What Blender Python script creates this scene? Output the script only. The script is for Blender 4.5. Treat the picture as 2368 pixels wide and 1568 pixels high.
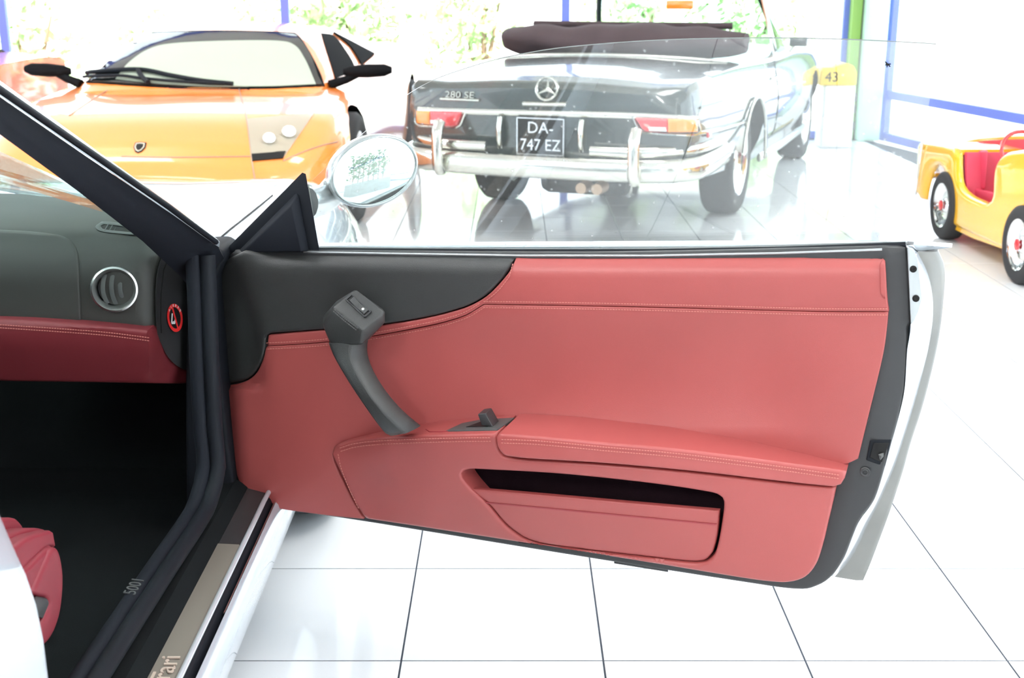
import bpy, bmesh, math, random
import numpy as np
from mathutils import Vector, Matrix
from mathutils.bvhtree import BVHTree
from mathutils.geometry import delaunay_2d_cdt
random.seed(7)
rng = np.random.default_rng(7)
S = bpy.context.scene
COL = S.collection
for o in list(bpy.data.objects):
    bpy.data.objects.remove(o)

# ------------------------------------------------------------ camera
F, H = 2880.0, 1.40
TH = math.atan(824 / F)
CT, ST = math.cos(TH), math.sin(TH)
cam = bpy.data.cameras.new('camera')
cam.sensor_width = 36.0
cam.lens = 36.0 * F / 2368.0
cam.clip_start, cam.clip_end = 0.05, 300
cam.dof.use_dof = True
cam.dof.focus_distance = 2.35
cam.dof.aperture_fstop = 8.0
camo = bpy.data.objects.new('camera', cam)
COL.objects.link(camo)
camo.location = (0, 0, H)
camo.rotation_euler = (math.pi / 2 - TH, 0, 0)
S.camera = camo

# ------------------------------------------------------------ world, sun, lamps, exposure
world = bpy.data.worlds.new('sky')
S.world = world
world.use_nodes = True
bg = world.node_tree.nodes['Background']
bg.inputs['Color'].default_value = (0.84, 0.93, 1.0, 1)
bg.inputs['Strength'].default_value = 6.5
sun = bpy.data.lights.new('sun', 'SUN')
sun.energy = 34.0
sun.angle = math.radians(2)
sun.color = (1.0, 0.97, 0.92)
suno = bpy.data.objects.new('sun', sun)
COL.objects.link(suno)
suno.rotation_euler = (math.radians(40), 0, math.radians(18))   # high, from behind the showroom
S.view_settings.view_transform = 'Standard'
S.view_settings.look = 'None'
S.view_settings.gamma = 1.0
S.view_settings.use_curve_mapping = False
S.view_settings.exposure = -0.40
CEIL = 3.4
# fill lamps added under the ceiling, out of view: (x, y, width, depth, power)
FILL_LAMPS = [(-3.2, -1.6, 1.2, 1.2, 330), (0.0, -2.2, 1.2, 1.2, 50), (3.0, -2.2, 1.2, 1.2, 40),
         (-3.2, 2.2, 1.2, 1.2, 70), (1.2, 2.0, 1.2, 1.2, 70), (-3.2, 6.4, 1.2, 1.2, 70), (0.3, 6.4, 1.2, 1.2, 70)]
S.cycles.use_denoising = True
S.cycles.max_bounces = 10
S.cycles.transparent_max_bounces = 24
S.cycles.sample_clamp_indirect = 8.0

# ------------------------------------------------------------ pixel -> place helpers (2368 x 1568 frame)
CAM = Vector((0, 0, H))
def ray(u, v):
    a, b = (u - 1184.0) / F, (784.0 - v) / F
    return Vector((a, CT + b * ST, -ST + b * CT))
def on_plane(u, v, p, n):
    d = ray(u, v)
    return CAM + d * ((p - CAM).dot(n) / d.dot(n))
def on_y(u, v, y): return on_plane(u, v, Vector((0, y, 0)), Vector((0, 1, 0)))
def on_x(u, v, x): return on_plane(u, v, Vector((x, 0, 0)), Vector((1, 0, 0)))
def on_z(u, v, z): return on_plane(u, v, Vector((0, 0, z)), Vector((0, 0, 1)))
DP = Vector((-0.5495, 2.507, 0))
DT = Vector((0.9407, -0.3397, 0)).normalized()
DN = Vector((DT.y, -DT.x, 0))            # towards the camera
def D(u, v, off=0.0): return on_plane(u, v, DP + DN * off, DN)
UP = Vector((0, 0, 1))

# ------------------------------------------------------------ materials
MATS = {}
def mat(name, col=(.5, .5, .5), rough=.5, metal=0.0, bump=0.0, bscale=400.0, coat=0.0, vary=0.0, vscale=6.0, spec=None,
        trans=0.0, ior=1.45, emit=None, sheen=0.0, aniso=0.0):
    m = bpy.data.materials.new(name); m.use_nodes = True
    nt = m.node_tree; b = nt.nodes['Principled BSDF']
    b.inputs['Base Color'].default_value = (*col, 1)
    b.inputs['Roughness'].default_value = rough
    b.inputs['Metallic'].default_value = metal
    b.inputs['Coat Weight'].default_value = coat
    b.inputs['Coat Roughness'].default_value = .04
    if sheen: b.inputs['Sheen Weight'].default_value = sheen
    if spec is not None: b.inputs['Specular IOR Level'].default_value = spec
    if trans:
        b.inputs['Transmission Weight'].default_value = trans; b.inputs['IOR'].default_value = ior
    if emit:
        b.inputs['Emission Color'].default_value = (*emit[0], 1); b.inputs['Emission Strength'].default_value = emit[1]
    tc = nt.nodes.new('ShaderNodeTexCoord')
    if vary:
        n = nt.nodes.new('ShaderNodeTexNoise'); n.inputs['Scale'].default_value = vscale; n.inputs['Detail'].default_value = 5
        nt.links.new(tc.outputs['Object'], n.inputs['Vector'])
        mr = nt.nodes.new('ShaderNodeMapRange')
        mr.inputs['To Min'].default_value = 1 - vary; mr.inputs['To Max'].default_value = 1 + vary
        nt.links.new(n.outputs['Fac'], mr.inputs['Value'])
        mx = nt.nodes.new('ShaderNodeMix'); mx.data_type = 'RGBA'; mx.blend_type = 'MULTIPLY'; mx.inputs[0].default_value = 1
        mx.inputs[6].default_value = (*col, 1)
        nt.links.new(mr.outputs['Result'], mx.inputs[7]); nt.links.new(mx.outputs[2], b.inputs['Base Color'])
    if bump:
        n2 = nt.nodes.new('ShaderNodeTexNoise'); n2.inputs['Scale'].default_value = bscale; n2.inputs['Detail'].default_value = 3
        nt.links.new(tc.outputs['Object'], n2.inputs['Vector'])
        bp = nt.nodes.new('ShaderNodeBump'); bp.inputs['Strength'].default_value = bump; bp.inputs['Distance'].default_value = .002
        nt.links.new(n2.outputs['Fac'], bp.inputs['Height']); nt.links.new(bp.outputs['Normal'], b.inputs['Normal'])
    MATS[name] = m
    return m
def glass_mat(name, tint, ior=1.45, dirt=0.0, haze=0.0, graze=1.0):
    m = bpy.data.materials.new(name); m.use_nodes = True
    nt = m.node_tree; nt.nodes.clear()
    out = nt.nodes.new('ShaderNodeOutputMaterial')
    tr = nt.nodes.new('ShaderNodeBsdfTransparent'); tr.inputs['Color'].default_value = (*tint, 1)
    gl = nt.nodes.new('ShaderNodeBsdfGlossy'); gl.inputs['Roughness'].default_value = 0.0; gl.inputs['Color'].default_value = (1, 1, 1, 1)
    ge = nt.nodes.new('ShaderNodeNewGeometry')          # Schlick reflectance of a thin pane, same from both sides
    dp = nt.nodes.new('ShaderNodeVectorMath'); dp.operation = 'DOT_PRODUCT'
    nt.links.new(ge.outputs['Normal'], dp.inputs[0]); nt.links.new(ge.outputs['Incoming'], dp.inputs[1])
    def mth(op, a, b):
        q = nt.nodes.new('ShaderNodeMath'); q.operation = op
        for k, x in enumerate((a, b)):
            if x is None: continue
            if isinstance(x, (int, float)): q.inputs[k].default_value = x
            else: nt.links.new(x, q.inputs[k])
        return q.outputs[0]
    f0 = ((ior - 1) / (ior + 1)) ** 2
    cosi = mth('ABSOLUTE', dp.outputs['Value'], None)
    p5 = mth('POWER', mth('SUBTRACT', 1.0, cosi), 5.0)
    frv = mth('ADD', mth('MULTIPLY', p5, (1 - f0) * graze), f0)
    mx = nt.nodes.new('ShaderNodeMixShader')
    nt.links.new(frv, mx.inputs[0]); nt.links.new(tr.outputs[0], mx.inputs[1]); nt.links.new(gl.outputs[0], mx.inputs[2])
    last = mx
    if dirt or haze:
        tc = nt.nodes.new('ShaderNodeTexCoord')
        vo = nt.nodes.new('ShaderNodeTexVoronoi'); vo.inputs['Scale'].default_value = 42
        nt.links.new(tc.outputs['Object'], vo.inputs['Vector'])
        lt = nt.nodes.new('ShaderNodeMapRange'); lt.inputs['From Min'].default_value = .05; lt.inputs['From Max'].default_value = .16
        lt.inputs['To Min'].default_value = dirt; lt.inputs['To Max'].default_value = haze
        nt.links.new(vo.outputs['Distance'], lt.inputs['Value'])
        df = nt.nodes.new('ShaderNodeBsdfDiffuse'); df.inputs['Color'].default_value = (.9, .93, .92, 1)
        m2 = nt.nodes.new('ShaderNodeMixShader')
        nt.links.new(lt.outputs[0], m2.inputs[0]); nt.links.new(mx.outputs[0], m2.inputs[1]); nt.links.new(df.outputs[0], m2.inputs[2])
        last = m2
    nt.links.new(last.outputs[0], out.inputs['Surface'])
    MATS[name] = m
    return m

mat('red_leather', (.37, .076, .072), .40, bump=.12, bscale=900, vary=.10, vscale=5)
mat('red_leather_dark', (.30, .035, .045), .5, bump=.12, bscale=900, vary=.1)
mat('black_leather', (.038, .039, .039), .42, bump=.25, bscale=700, vary=.25, vscale=9)
mat('stitch', (.56, .19, .165), .6)
mat('stitch_black', (.10, .10, .10), .6)
mat('pillar_trim', (.010, .012, .017), .7, spec=.15, bump=.1, bscale=900)
mat('black_plastic', (.030, .031, .033), .45, bump=.1, bscale=1500)
mat('grey_plastic', (.07, .075, .075), .5)
mat('dash_soft', (.036, .036, .033), .5, bump=.15, bscale=1300, vary=.08)
mat('rubber', (.008, .010, .014), .6, spec=.18, bump=.08, bscale=500)
mat('carpet', (.010, .012, .013), .95, spec=.1, bump=.6, bscale=1400)
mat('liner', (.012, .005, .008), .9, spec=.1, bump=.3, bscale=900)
mat('silver_paint', (.48, .54, .60), .24, metal=.3, coat=1.0)
mat('door_metal', (.60, .63, .68), .16, metal=.75)
mat('hem_grey', (.20, .20, .19), .35, metal=.6, vary=.15, vscale=14)
mat('silver_shade', (.42, .45, .46), .25, metal=.7, coat=.6)  # mirror housing's shaded silver put into the colour; also grey trim
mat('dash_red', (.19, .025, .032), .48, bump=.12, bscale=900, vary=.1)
mat('strip_chrome', (.62, .65, .70), .3, metal=.45)
mat('letter_metal', (.62, .50, .42), .4, metal=.3)
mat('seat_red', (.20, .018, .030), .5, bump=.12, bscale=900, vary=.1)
mat('old_chrome', (.58, .58, .53), .12, metal=1.0)
mat('chrome', (.88, .89, .90), .08, metal=1.0)
mat('satin_chrome', (.62, .62, .61), .28, metal=1.0)
mat('sill_metal', (.24, .21, .18), .5, metal=.4, bump=.05, bscale=1600)
mat('mirror_glass', (.88, .96, .95), .0, metal=1.0)
mat('white_print', (.85, .85, .85), .5)
mat('matt_black', (.010, .010, .011), .8, spec=.03)
mat('red_print', (.80, .03, .03), .4)
mat('black_print', (.010, .010, .010), .55, spec=.2)
mat('orange_paint', (.90, .25, .04), .30, coat=1.0)
mat('green_black_paint', (.020, .032, .030), .22, coat=1.0)
mat('yellow_paint', (.95, .50, .02), .25, coat=1.0)
mat('red_paint', (.75, .02, .02), .22, coat=1.0)
mat('tyre', (.028, .028, .030), .8, bump=.2, bscale=200)
mat('alloy', (.70, .71, .72), .25, metal=.9)
mat('soft_top', (.055, .038, .042), .9, bump=.3, bscale=300, vary=.2)
mat('reflection_cream', (.62, .57, .48), .8)  # pale tone standing in for the reflection on the orange car's windscreen
mat('lens_red', (.62, .03, .04), .12, coat=1.0, vary=.1)
mat('lens_orange', (.95, .26, .03), .12, coat=1.0)
mat('lens_white', (.75, .75, .75), .15, coat=1.0)
mat('lamp_housing', (.40, .36, .28), .3, metal=.3)
mat('brown_pipe', (.35, .25, .18), .4, metal=.5)
mat('pink_leather', (.62, .05, .10), .5, bump=.1, bscale=500)
mat('wall_white', (.82, .83, .84), .8)
mat('ceiling_white', (.85, .85, .85), .9)
mat('frame_blue', (.16, .22, .72), .45)
mat('column_green', (.55, .80, .68), .5)
mat('strip_green', (.28, .50, .12), .5)
mat('yellow_plastic', (.95, .62, .05), .45)
mat('white_plastic', (.86, .87, .88), .4)
mat('leaf', (.42, .58, .28), .6, vary=.4, vscale=3)
mat('bark', (.20, .13, .08), .9)
mat('paving', (.55, .55, .53), .9, vary=.1, vscale=2)
mat('grass', (.18, .32, .08), .95, vary=.3, vscale=1.2)
mat('terracotta', (.18, .17, .16), .6)
mat('glass_edge', (.10, .12, .12), .15)
mat('fill_panel_glow', (.9, .9, .9), .5, emit=((1, .98, .95), 2.5))  # glowing face of the added fill lamps
mat('plant_leaf', (.05, .17, .04), .5, vary=.3)
mat('grout', (.045, .055, .075), .9)
glass_mat('door_glass', (.965, .988, .985), 1.72, dirt=.30, haze=.03)
glass_mat('clear_glass', (.98, .99, .99), 1.3, graze=.5)
glass_mat('car_glass', (.80, .90, .88), 1.45)
glass_mat('lamp_glass', (.95, .95, .93), 1.4)
mt = mat('tile', (.80, .82, .84), .07, coat=.0, vary=.02, vscale=1.5)

# ------------------------------------------------------------ object helpers
EMPTY_LOC = {}
def thing(name, label, cat, loc=(0, 0, 0), group=None):
    o = bpy.data.objects.new(name, None); COL.objects.link(o)
    o.location = loc; o.empty_display_size = .1
    EMPTY_LOC[o.name] = Vector(loc)
    tag(o, label, cat, group)
    return o
def tag(o, label=None, cat=None, group=None, kind=None):
    if label: o['label'] = label
    if cat: o['category'] = cat
    if group: o['group'] = group
    if kind: o['kind'] = kind
    return o
def put(o, parent):
    if o.name not in COL.objects: COL.objects.link(o)
    if parent is not None:
        o.parent = parent
        if parent.name in EMPTY_LOC: o.matrix_parent_inverse = Matrix.Translation(-EMPTY_LOC[parent.name])
        else: o.matrix_parent_inverse = Matrix.Identity(4)
    return o
def mk(name, verts, faces, m, parent=None, smooth=35, mats=None, fm=None, bevel=0.0, bseg=2, recalc=True, label=None):
    me = bpy.data.meshes.new(name)
    me.from_pydata([tuple(v) for v in verts], [], [tuple(f) for f in faces])
    if recalc:
        bm = bmesh.new(); bm.from_mesh(me)
        bmesh.ops.recalc_face_normals(bm, faces=bm.faces)
        bm.to_mesh(me); bm.free()
    for k in (mats or [m]): me.materials.append(MATS[k])
    if fm is not None: me.polygons.foreach_set('material_index', np.array(fm, dtype=np.int32))
    if smooth:
        me.polygons.foreach_set('use_smooth', [True] * len(me.polygons))
        me.set_sharp_from_angle(angle=math.radians(smooth))
    o = bpy.data.objects.new(name, me)
    if bevel:
        md = o.modifiers.new('bevel', 'BEVEL'); md.width = bevel; md.segments = bseg; md.limit_method = 'ANGLE'
        md.angle_limit = math.radians(25); md.harden_normals = False
        me.polygons.foreach_set('use_smooth', [True] * len(me.polygons))
        try: me.set_sharp_from_angle(angle=math.radians(180))
        except Exception: pass
    if label: o['label'] = label
    return put(o, parent)
def joinmesh(parts):
    V, Fs = [], []
    for v, f in parts:
        b = len(V); V += list(v); Fs += [tuple(i + b for i in q) for q in f]
    return V, Fs
def box_vf(c, s, rot=None):
    c = Vector(c); v = []
    for i in range(8):
        p = Vector(((i & 1) - .5, ((i >> 1) & 1) - .5, ((i >> 2) & 1) - .5)) * 1
        p = Vector((p.x * s[0], p.y * s[1], p.z * s[2]))
        if rot is not None: p = rot @ p
        v.append(c + p)
    return v, [(0, 2, 3, 1), (4, 5, 7, 6), (0, 1, 5, 4), (2, 6, 7, 3), (0, 4, 6, 2), (1, 3, 7, 5)]
def box(name, c, s, m, parent=None, bevel=0.0, rot=None, **k):
    v, f = box_vf(c, s, rot)
    return mk(name, v, f, m, parent, smooth=0 if not bevel else 35, bevel=bevel, **k)
def frame_rot(x, y):
    x = Vector(x).normalized(); z = x.cross(Vector(y)).normalized(); y = z.cross(x)
    return Matrix((x, y, z)).transposed()
def tube_vf(path, r, n=8, closed=False, cap=True, flat=None):
    """sweep; r a number or list; flat=(a,b) squashes the section: a along side, b along the reference normal"""
    P = [Vector(p) for p in path]; N = len(P)
    V, Fs = [], []
    ref = None
    for i, p in enumerate(P):
        if closed: t = P[(i + 1) % N] - P[i - 1]
        else: t = P[min(i + 1, N - 1)] - P[max(i - 1, 0)]
        t.normalize()
        if ref is None:
            ref = Vector((0, 0, 1)) if abs(t.z) < .9 else Vector((1, 0, 0))
        s = t.cross(ref).normalized(); b = s.cross(t).normalized(); ref = b
        rr = r[i] if isinstance(r, (list, tuple)) else r
        fa, fb = flat or (1, 1)
        for k in range(n):
            a = 2 * math.pi * k / n + math.pi / n
            V.append(p + s * (rr * fa * math.cos(a)) + b * (rr * fb * math.sin(a)))
    for i in range(N if closed else N - 1):
        j = (i + 1) % N
        for k in range(n):
            q = (k + 1) % n
            Fs.append((i * n + k, i * n + q, j * n + q, j * n + k))
    if cap and not closed:
        Fs.append(tuple(range(n - 1, -1, -1))); Fs.append(tuple((N - 1) * n + k for k in range(n)))
    return V, Fs
def tube(name, path, r, m, parent=None, n=8, closed=False, flat=None, **k):
    v, f = tube_vf(path, r, n, closed, flat=flat)
    return mk(name, v, f, m, parent, smooth=50, **k)
def lathe_vf(profile, origin, axis, n=32, close=False):
    ax = Vector(axis).normalized()
    a = ax.orthogonal().normalized(); b = ax.cross(a)
    V, Fs = [], []
    for (r, h) in profile:
        for k in range(n):
            t = 2 * math.pi * k / n
            V.append(Vector(origin) + ax * h + (a * math.cos(t) + b * math.sin(t)) * max(r, 1e-5))
    m = len(profile)
    for i in range(m if close else m - 1):
        j = (i + 1) % m
        for k in range(n):
            q = (k + 1) % n
            Fs.append((i * n + k, i * n + q, j * n + q, j * n + k))
    return V, Fs
def cr(p0, p1, p2, p3, t):
    return .5 * ((2 * p1) + (p2 - p0) * t + (2 * p0 - 5 * p1 + 4 * p2 - p3) * t * t + (3 * p1 - p0 - 3 * p2 + p3) * t ** 3)
def smooth_open(pts, step):
    pts = [np.array(p, float) for p in pts]
    if len(pts) < 3:
        n = max(1, int(np.linalg.norm(pts[-1] - pts[0]) / step))
        return [pts[0] + (pts[-1] - pts[0]) * i / n for i in range(n + 1)]
    out = []
    for i in range(len(pts) - 1):
        p0 = pts[i - 1] if i else 2 * pts[0] - pts[1]
        p3 = pts[i + 2] if i + 2 < len(pts) else 2 * pts[-1] - pts[-2]
        n = max(1, int(np.linalg.norm(pts[i + 1] - pts[i]) / step))
        for k in range(n): out.append(cr(p0, pts[i], pts[i + 1], p3, k / n))
    out.append(pts[-1])
    return out
def outline(pts, step=9):
    """closed outline; a point given twice in a row is a sharp corner"""
    segs, cur = [], [pts[0]]
    for p in pts[1:] + [pts[0]]:
        if tuple(p) == tuple(cur[-1]):
            if len(cur) > 1: segs.append(cur)
            cur = [p]
        else: cur.append(p)
    if len(cur) > 1: segs.append(cur)
    if len(segs) == 1:          # fully smooth
        q = segs[0][:-1]; n = len(q); out = []
        q = [np.array(a, float) for a in q]
        for i in range(n):
            m = max(1, int(np.linalg.norm(q[(i + 1) % n] - q[i]) / step))
            for k in range(m): out.append(cr(q[i - 1], q[i], q[(i + 1) % n], q[(i + 2) % n], k / m))
        return np.array(out)
    out = []
    for s_ in segs: out += smooth_open(s_, step)[:-1]
    return np.array(out)
def seg_dist(P, L):
    A = L; B = np.roll(L, -1, 0); AB = B - A
    d = P[:, None, :] - A[None]
    t = np.clip((d * AB).sum(-1) / np.maximum((AB * AB).sum(-1), 1e-9), 0, 1)
    return np.sqrt(((d - t[..., None] * AB) ** 2).sum(-1).min(1))
def inside(P, L):
    x, y = P[:, 0], P[:, 1]; r = np.zeros(len(P), bool)
    A = L; B = np.roll(L, -1, 0)
    for (ax, ay), (bx, by) in zip(A, B):
        c = (ay > y) != (by > y)
        r ^= c & (x < (bx - ax) * (y - ay) / (by - ay + 1e-12) + ax)
    return r
def cdt(L, holes, grid, rings):
    pts = [L] + list(holes); extra = []
    for lp in pts:
        T = np.roll(lp, -1, 0) - np.roll(lp, 1, 0); T /= np.maximum(np.linalg.norm(T, axis=1), 1e-9)[:, None]
        Nn = np.c_[-T[:, 1], T[:, 0]]
        for d in rings:
            for sgn in (1, -1):
                q = lp + Nn * d * sgn
                ok = inside(q, L)
                for h in holes: ok &= ~inside(q, h)
                dd = np.min([seg_dist(q, x) for x in pts], 0)
                extra.append(q[ok & (dd > d * .93)])
    lo, hi = L.min(0), L.max(0)
    gx, gy = np.meshgrid(np.arange(lo[0], hi[0], grid), np.arange(lo[1], hi[1], grid)); G = np.c_[gx.ravel(), gy.ravel()]
    ok = inside(G, L)
    for h in holes: ok &= ~inside(G, h)
    G = G[ok]
    if len(G):
        dd = np.min([seg_dist(G, x) for x in pts], 0); G = G[dd > (max(rings) if len(rings) else 0) + grid * .4]
        extra.append(G)
    allp = np.concatenate(pts + extra); edges, b = [], 0
    for lp in pts:
        n = len(lp); edges += [(b + i, b + (i + 1) % n) for i in range(n)]; b += n
    v, e, f, ov, oe, of = delaunay_2d_cdt([Vector(p) for p in allp], edges, [], 0, 1e-4)
    v = np.array([tuple(p) for p in v]); f = np.array(f)
    c = v[f].mean(1); ok = inside(c, L)
    for h in holes: ok &= ~inside(c, h)
    return v, f[ok], pts
def boundary_loops(f):
    ed = {}
    for a, b, c in f:
        for q in ((a, b), (b, c), (c, a)): ed[q] = 1
    return [q for q in ed if (q[1], q[0]) not in ed]
MPP = 1 / 1215.0
def panel(name, pts, off, r, m, parent=None, back=-.012, holes=(), grid=14, place=D, n=None, step=9, mpp=MPP, lip=None, smooth=40, label=None):
    """padded panel: outline in photo pixels, height off(u,v) over its plane, edges rolled with radius r (pixels), walls back to height `back`"""
    n = n or DN
    L = outline(pts, step); hs = [outline(h, step) for h in holes]
    rings = [r * k for k in (.12, .35, .65, 1.0)] if r > 0 else []
    v, f, loops = cdt(L, hs, grid, rings)
    offf = off if callable(off) else (lambda u, w: off)
    dist = np.min([seg_dist(v, x) for x in loops], 0)
    V = []; O = []
    for (u, w), d in zip(v, dist):
        o = offf(u, w)
        drop = 0.0
        if r > 0 and d < r: drop = (r - math.sqrt(max(0, r * r - (r - d) ** 2))) * mpp
        V.append(place(u, w, o) - n * drop); O.append(o - drop)
    Fs = [tuple(int(i) for i in t) for t in f]
    if back is not None:
        bl = boundary_loops(Fs); mp = {}
        for a, b in bl:
            for i in (a, b):
                if i not in mp:
                    mp[i] = len(V); bk = back(*v[i]) if callable(back) else back
                    V.append(V[i] - n * max(.0005, O[i] - bk))
            Fs.append((b, a, mp[a], mp[b]))
    return mk(name, V, Fs, m, parent, smooth=smooth, label=label)
def stitches(name, paths, m, parent, off, place=D, n=None, gap=6.5, ln=4.4, w=.0007, raise_=.0006):
    n = n or DN; V, Fs = [], []
    for path in paths:
        P = smooth_open(path, 1.0)
        d = 0; i = 0; acc = [0]
        for a, b in zip(P, P[1:]): acc.append(acc[-1] + np.linalg.norm(b - a))
        t = 0
        while t + ln < acc[-1]:
            q = []
            for s_ in (t, t + ln):
                k = max(0, np.searchsorted(acc, s_) - 1); k = min(k, len(P) - 2)
                q.append(P[k] + (P[k + 1] - P[k]) * ((s_ - acc[k]) / max(acc[k + 1] - acc[k], 1e-6)))
            A, B = [place(x[0], x[1], off(x[0], x[1]) if callable(off) else off) for x in q]
            dr = (B - A)
            if dr.length > 1e-5:
                c = (A + B) / 2
                v, f = box_vf(c + n * raise_, (dr.length, w * 2, w * 2), frame_rot(dr, n.cross(dr)))
                b0 = len(V); V += v; Fs += [tuple(i_ + b0 for i_ in ff) for ff in f]
            t += gap
    return mk(name, V, Fs, m, parent, smooth=0)
def hull(name, pts, m, parent=None, bevel=.004, bseg=3, **k):
    bm = bmesh.new()
    for p in pts: bm.verts.new(p)
    r = bmesh.ops.convex_hull(bm, input=bm.verts)
    for g in r['geom_interior'] + r['geom_unused']:
        if isinstance(g, bmesh.types.BMVert) and g.is_valid: bm.verts.remove(g)
    bmesh.ops.dissolve_limit(bm, angle_limit=math.radians(4), verts=bm.verts, edges=bm.edges)
    bm.verts.ensure_lookup_table()
    V = [v.co.copy() for v in bm.verts]; idx = {v: i for i, v in enumerate(bm.verts)}
    Fs = [tuple(idx[v] for v in f.verts) for f in bm.faces]; bm.free()
    return mk(name, V, Fs, m, parent, bevel=bevel, bseg=bseg, smooth=35, **k)
def sections_vf(secs, cap=True, closed_ring=True):
    n = len(secs[0]); V = [Vector(p) for s_ in secs for p in s_]; Fs = []
    for i in range(len(secs) - 1):
        for k in range(n if closed_ring else n - 1):
            q = (k + 1) % n
            Fs.append((i * n + k, i * n + q, (i + 1) * n + q, (i + 1) * n + k))
    if cap and closed_ring:
        Fs.append(tuple(range(n - 1, -1, -1))); Fs.append(tuple((len(secs) - 1) * n + k for k in range(n)))
    return V, Fs
def half_loft(stations, sub=4, sub2=2):
    """stations [(y, [(x,z)..])] bottom centre -> top centre, mirrored; returns local verts/faces"""
    A = np.array([[(x, y, z) for x, z in pts] for y, pts in stations], float)
    out = []
    n = len(A)
    for i in range(n - 1):
        p0 = A[i - 1] if i else 2 * A[0] - A[1]
        p3 = A[i + 2] if i + 2 < n else 2 * A[-1] - A[-2]
        for k in range(sub):
            q = cr(p0, A[i], A[i + 1], p3, k / sub)
            q[:, 1] = A[i][:, 1] + (A[i + 1][:, 1] - A[i][:, 1]) * k / sub
            out.append(q)
    out.append(A[-1]); secs = []
    for q in out:
        m = len(q); h = []
        for i in range(m - 1):
            p0 = q[i - 1] if i else q[0] * [-1, 1, 1] + 0 * q[0]
            if i == 0: p0 = q[1] * np.array([-1, 1, 1])
            p3 = q[i + 2] if i + 2 < m else q[-2] * np.array([-1, 1, 1])
            for k in range(sub2): h.append(cr(p0, q[i], q[i + 1], p3, k / sub2))
        h.append(q[-1])
        h[0] = q[0]
        secs.append([Vector(p) for p in h] + [Vector((-p[0], p[1], p[2])) for p in h[-2:0:-1]])
    return sections_vf(secs)
def xform(vf, M): return [M @ Vector(v) for v in vf[0]], vf[1]
def boolean_cut(o, cutters):
    """cut the closed cutter meshes (verts, faces) out of object o; cut faces take material slot 1"""
    tmp = []
    for v, f in cutters:
        me = bpy.data.meshes.new('tmp'); me.from_pydata([tuple(p) for p in v], [], f)
        bm = bmesh.new(); bm.from_mesh(me); bmesh.ops.recalc_face_normals(bm, faces=bm.faces); bm.to_mesh(me); bm.free()
        for m_ in o.data.materials: me.materials.append(m_)
        me.polygons.foreach_set('material_index', [1] * len(me.polygons))
        c = bpy.data.objects.new('tmp', me); COL.objects.link(c); tmp.append(c)
        md = o.modifiers.new('b', 'BOOLEAN'); md.object = c; md.operation = 'DIFFERENCE'; md.solver = 'EXACT'
    bpy.context.view_layer.update()
    dg = bpy.context.evaluated_depsgraph_get()
    me = bpy.data.meshes.new_from_object(o.evaluated_get(dg))
    o.modifiers.clear(); o.data = me
    for c in tmp: bpy.data.objects.remove(c)
    me.polygons.foreach_set('use_smooth', [True] * len(me.polygons))
    me.set_sharp_from_angle(angle=math.radians(38))
def bvh_of(objs):
    V, Fs = [], []
    for o in objs:
        b = len(V); V += [v.co.copy() for v in o.data.vertices]     # meshes hold world coordinates
        Fs += [tuple(i + b for i in p.vertices) for p in o.data.polygons]
    return BVHTree.FromPolygons(V, Fs)
def hit(bvh, u, v):
    d = ray(u, v).normalized()
    r = bvh.ray_cast(CAM, d)
    if r[0] is None: return None
    n = r[1]
    if n.dot(d) > 0: n = -n
    return r[0], n
def surf_panel(name, bvh, pts, h, m, parent, grid=10, step=8, sink=.01, smooth=40, r=0, mpp=1 / 420., label=None):
    """a piece lying on an already built surface: outline in photo pixels, dropped on the surface, h thick"""
    L = outline(pts, step)
    v, f, loops = cdt(L, [], grid, [r * .35, r] if r else [])
    dist = seg_dist(v, L)
    V = [None] * len(v); Nn = [None] * len(v)
    for i, (u, w) in enumerate(v):
        q = hit(bvh, u, w)
        if q:
            drop = 0
            if r and dist[i] < r: drop = (r - math.sqrt(max(0, r * r - (r - dist[i]) ** 2))) * mpp
            V[i] = q[0] + q[1] * max(h - drop, .001); Nn[i] = q[1]
    Fs = [tuple(int(i) for i in t) for t in f if all(V[i] is not None for i in t)]
    used = sorted({i for t in Fs for i in t}); mp = {i: k for k, i in enumerate(used)}
    VV = [V[i] for i in used]; NN = [Nn[i] for i in used]; Fs = [tuple(mp[i] for i in t) for t in Fs]
    bm_ = {}
    for a, b in boundary_loops(Fs):
        for i in (a, b):
            if i not in bm_: bm_[i] = len(VV); VV.append(VV[i] - NN[i] * (h + sink))
        Fs.append((b, a, bm_[a], bm_[b]))
    return mk(name, VV, Fs, m, parent, smooth=smooth, label=label)
def surf_path(bvh, pts, lift, step=8):
    out = []
    for p in smooth_open(pts, step):
        q = hit(bvh, p[0], p[1])
        if q: out.append(q[0] + q[1] * lift)
    return out
def text_vf(s, size=1.0, extrude=.05, align='CENTER', sx=1.0):
    cu = bpy.data.curves.new('tmp', 'FONT'); cu.body = s; cu.size = size; cu.extrude = extrude; cu.align_x = align; cu.align_y = 'CENTER'
    cu.resolution_u = 3
    o = bpy.data.objects.new('tmp', cu); COL.objects.link(o); bpy.context.view_layer.update()
    me = bpy.data.meshes.new_from_object(o.evaluated_get(bpy.context.evaluated_depsgraph_get()))
    V = [Vector((v.co.x * sx, v.co.y, v.co.z)) for v in me.vertices]; Fs = [tuple(p.vertices) for p in me.polygons]
    bpy.data.objects.remove(o); bpy.data.meshes.remove(me)
    return V, Fs
def text(name, s, size, org, xd, yd, m, parent, extrude=.001, sx=1.0, align='CENTER'):
    V, Fs = text_vf(s, size, extrude, align, sx)
    R = frame_rot(xd, yd); org = Vector(org)
    return mk(name, [org + R @ v for v in V], Fs, m, parent, smooth=0, recalc=False)
def interp(x, xs, ys): return float(np.interp(x, xs, ys))
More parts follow.
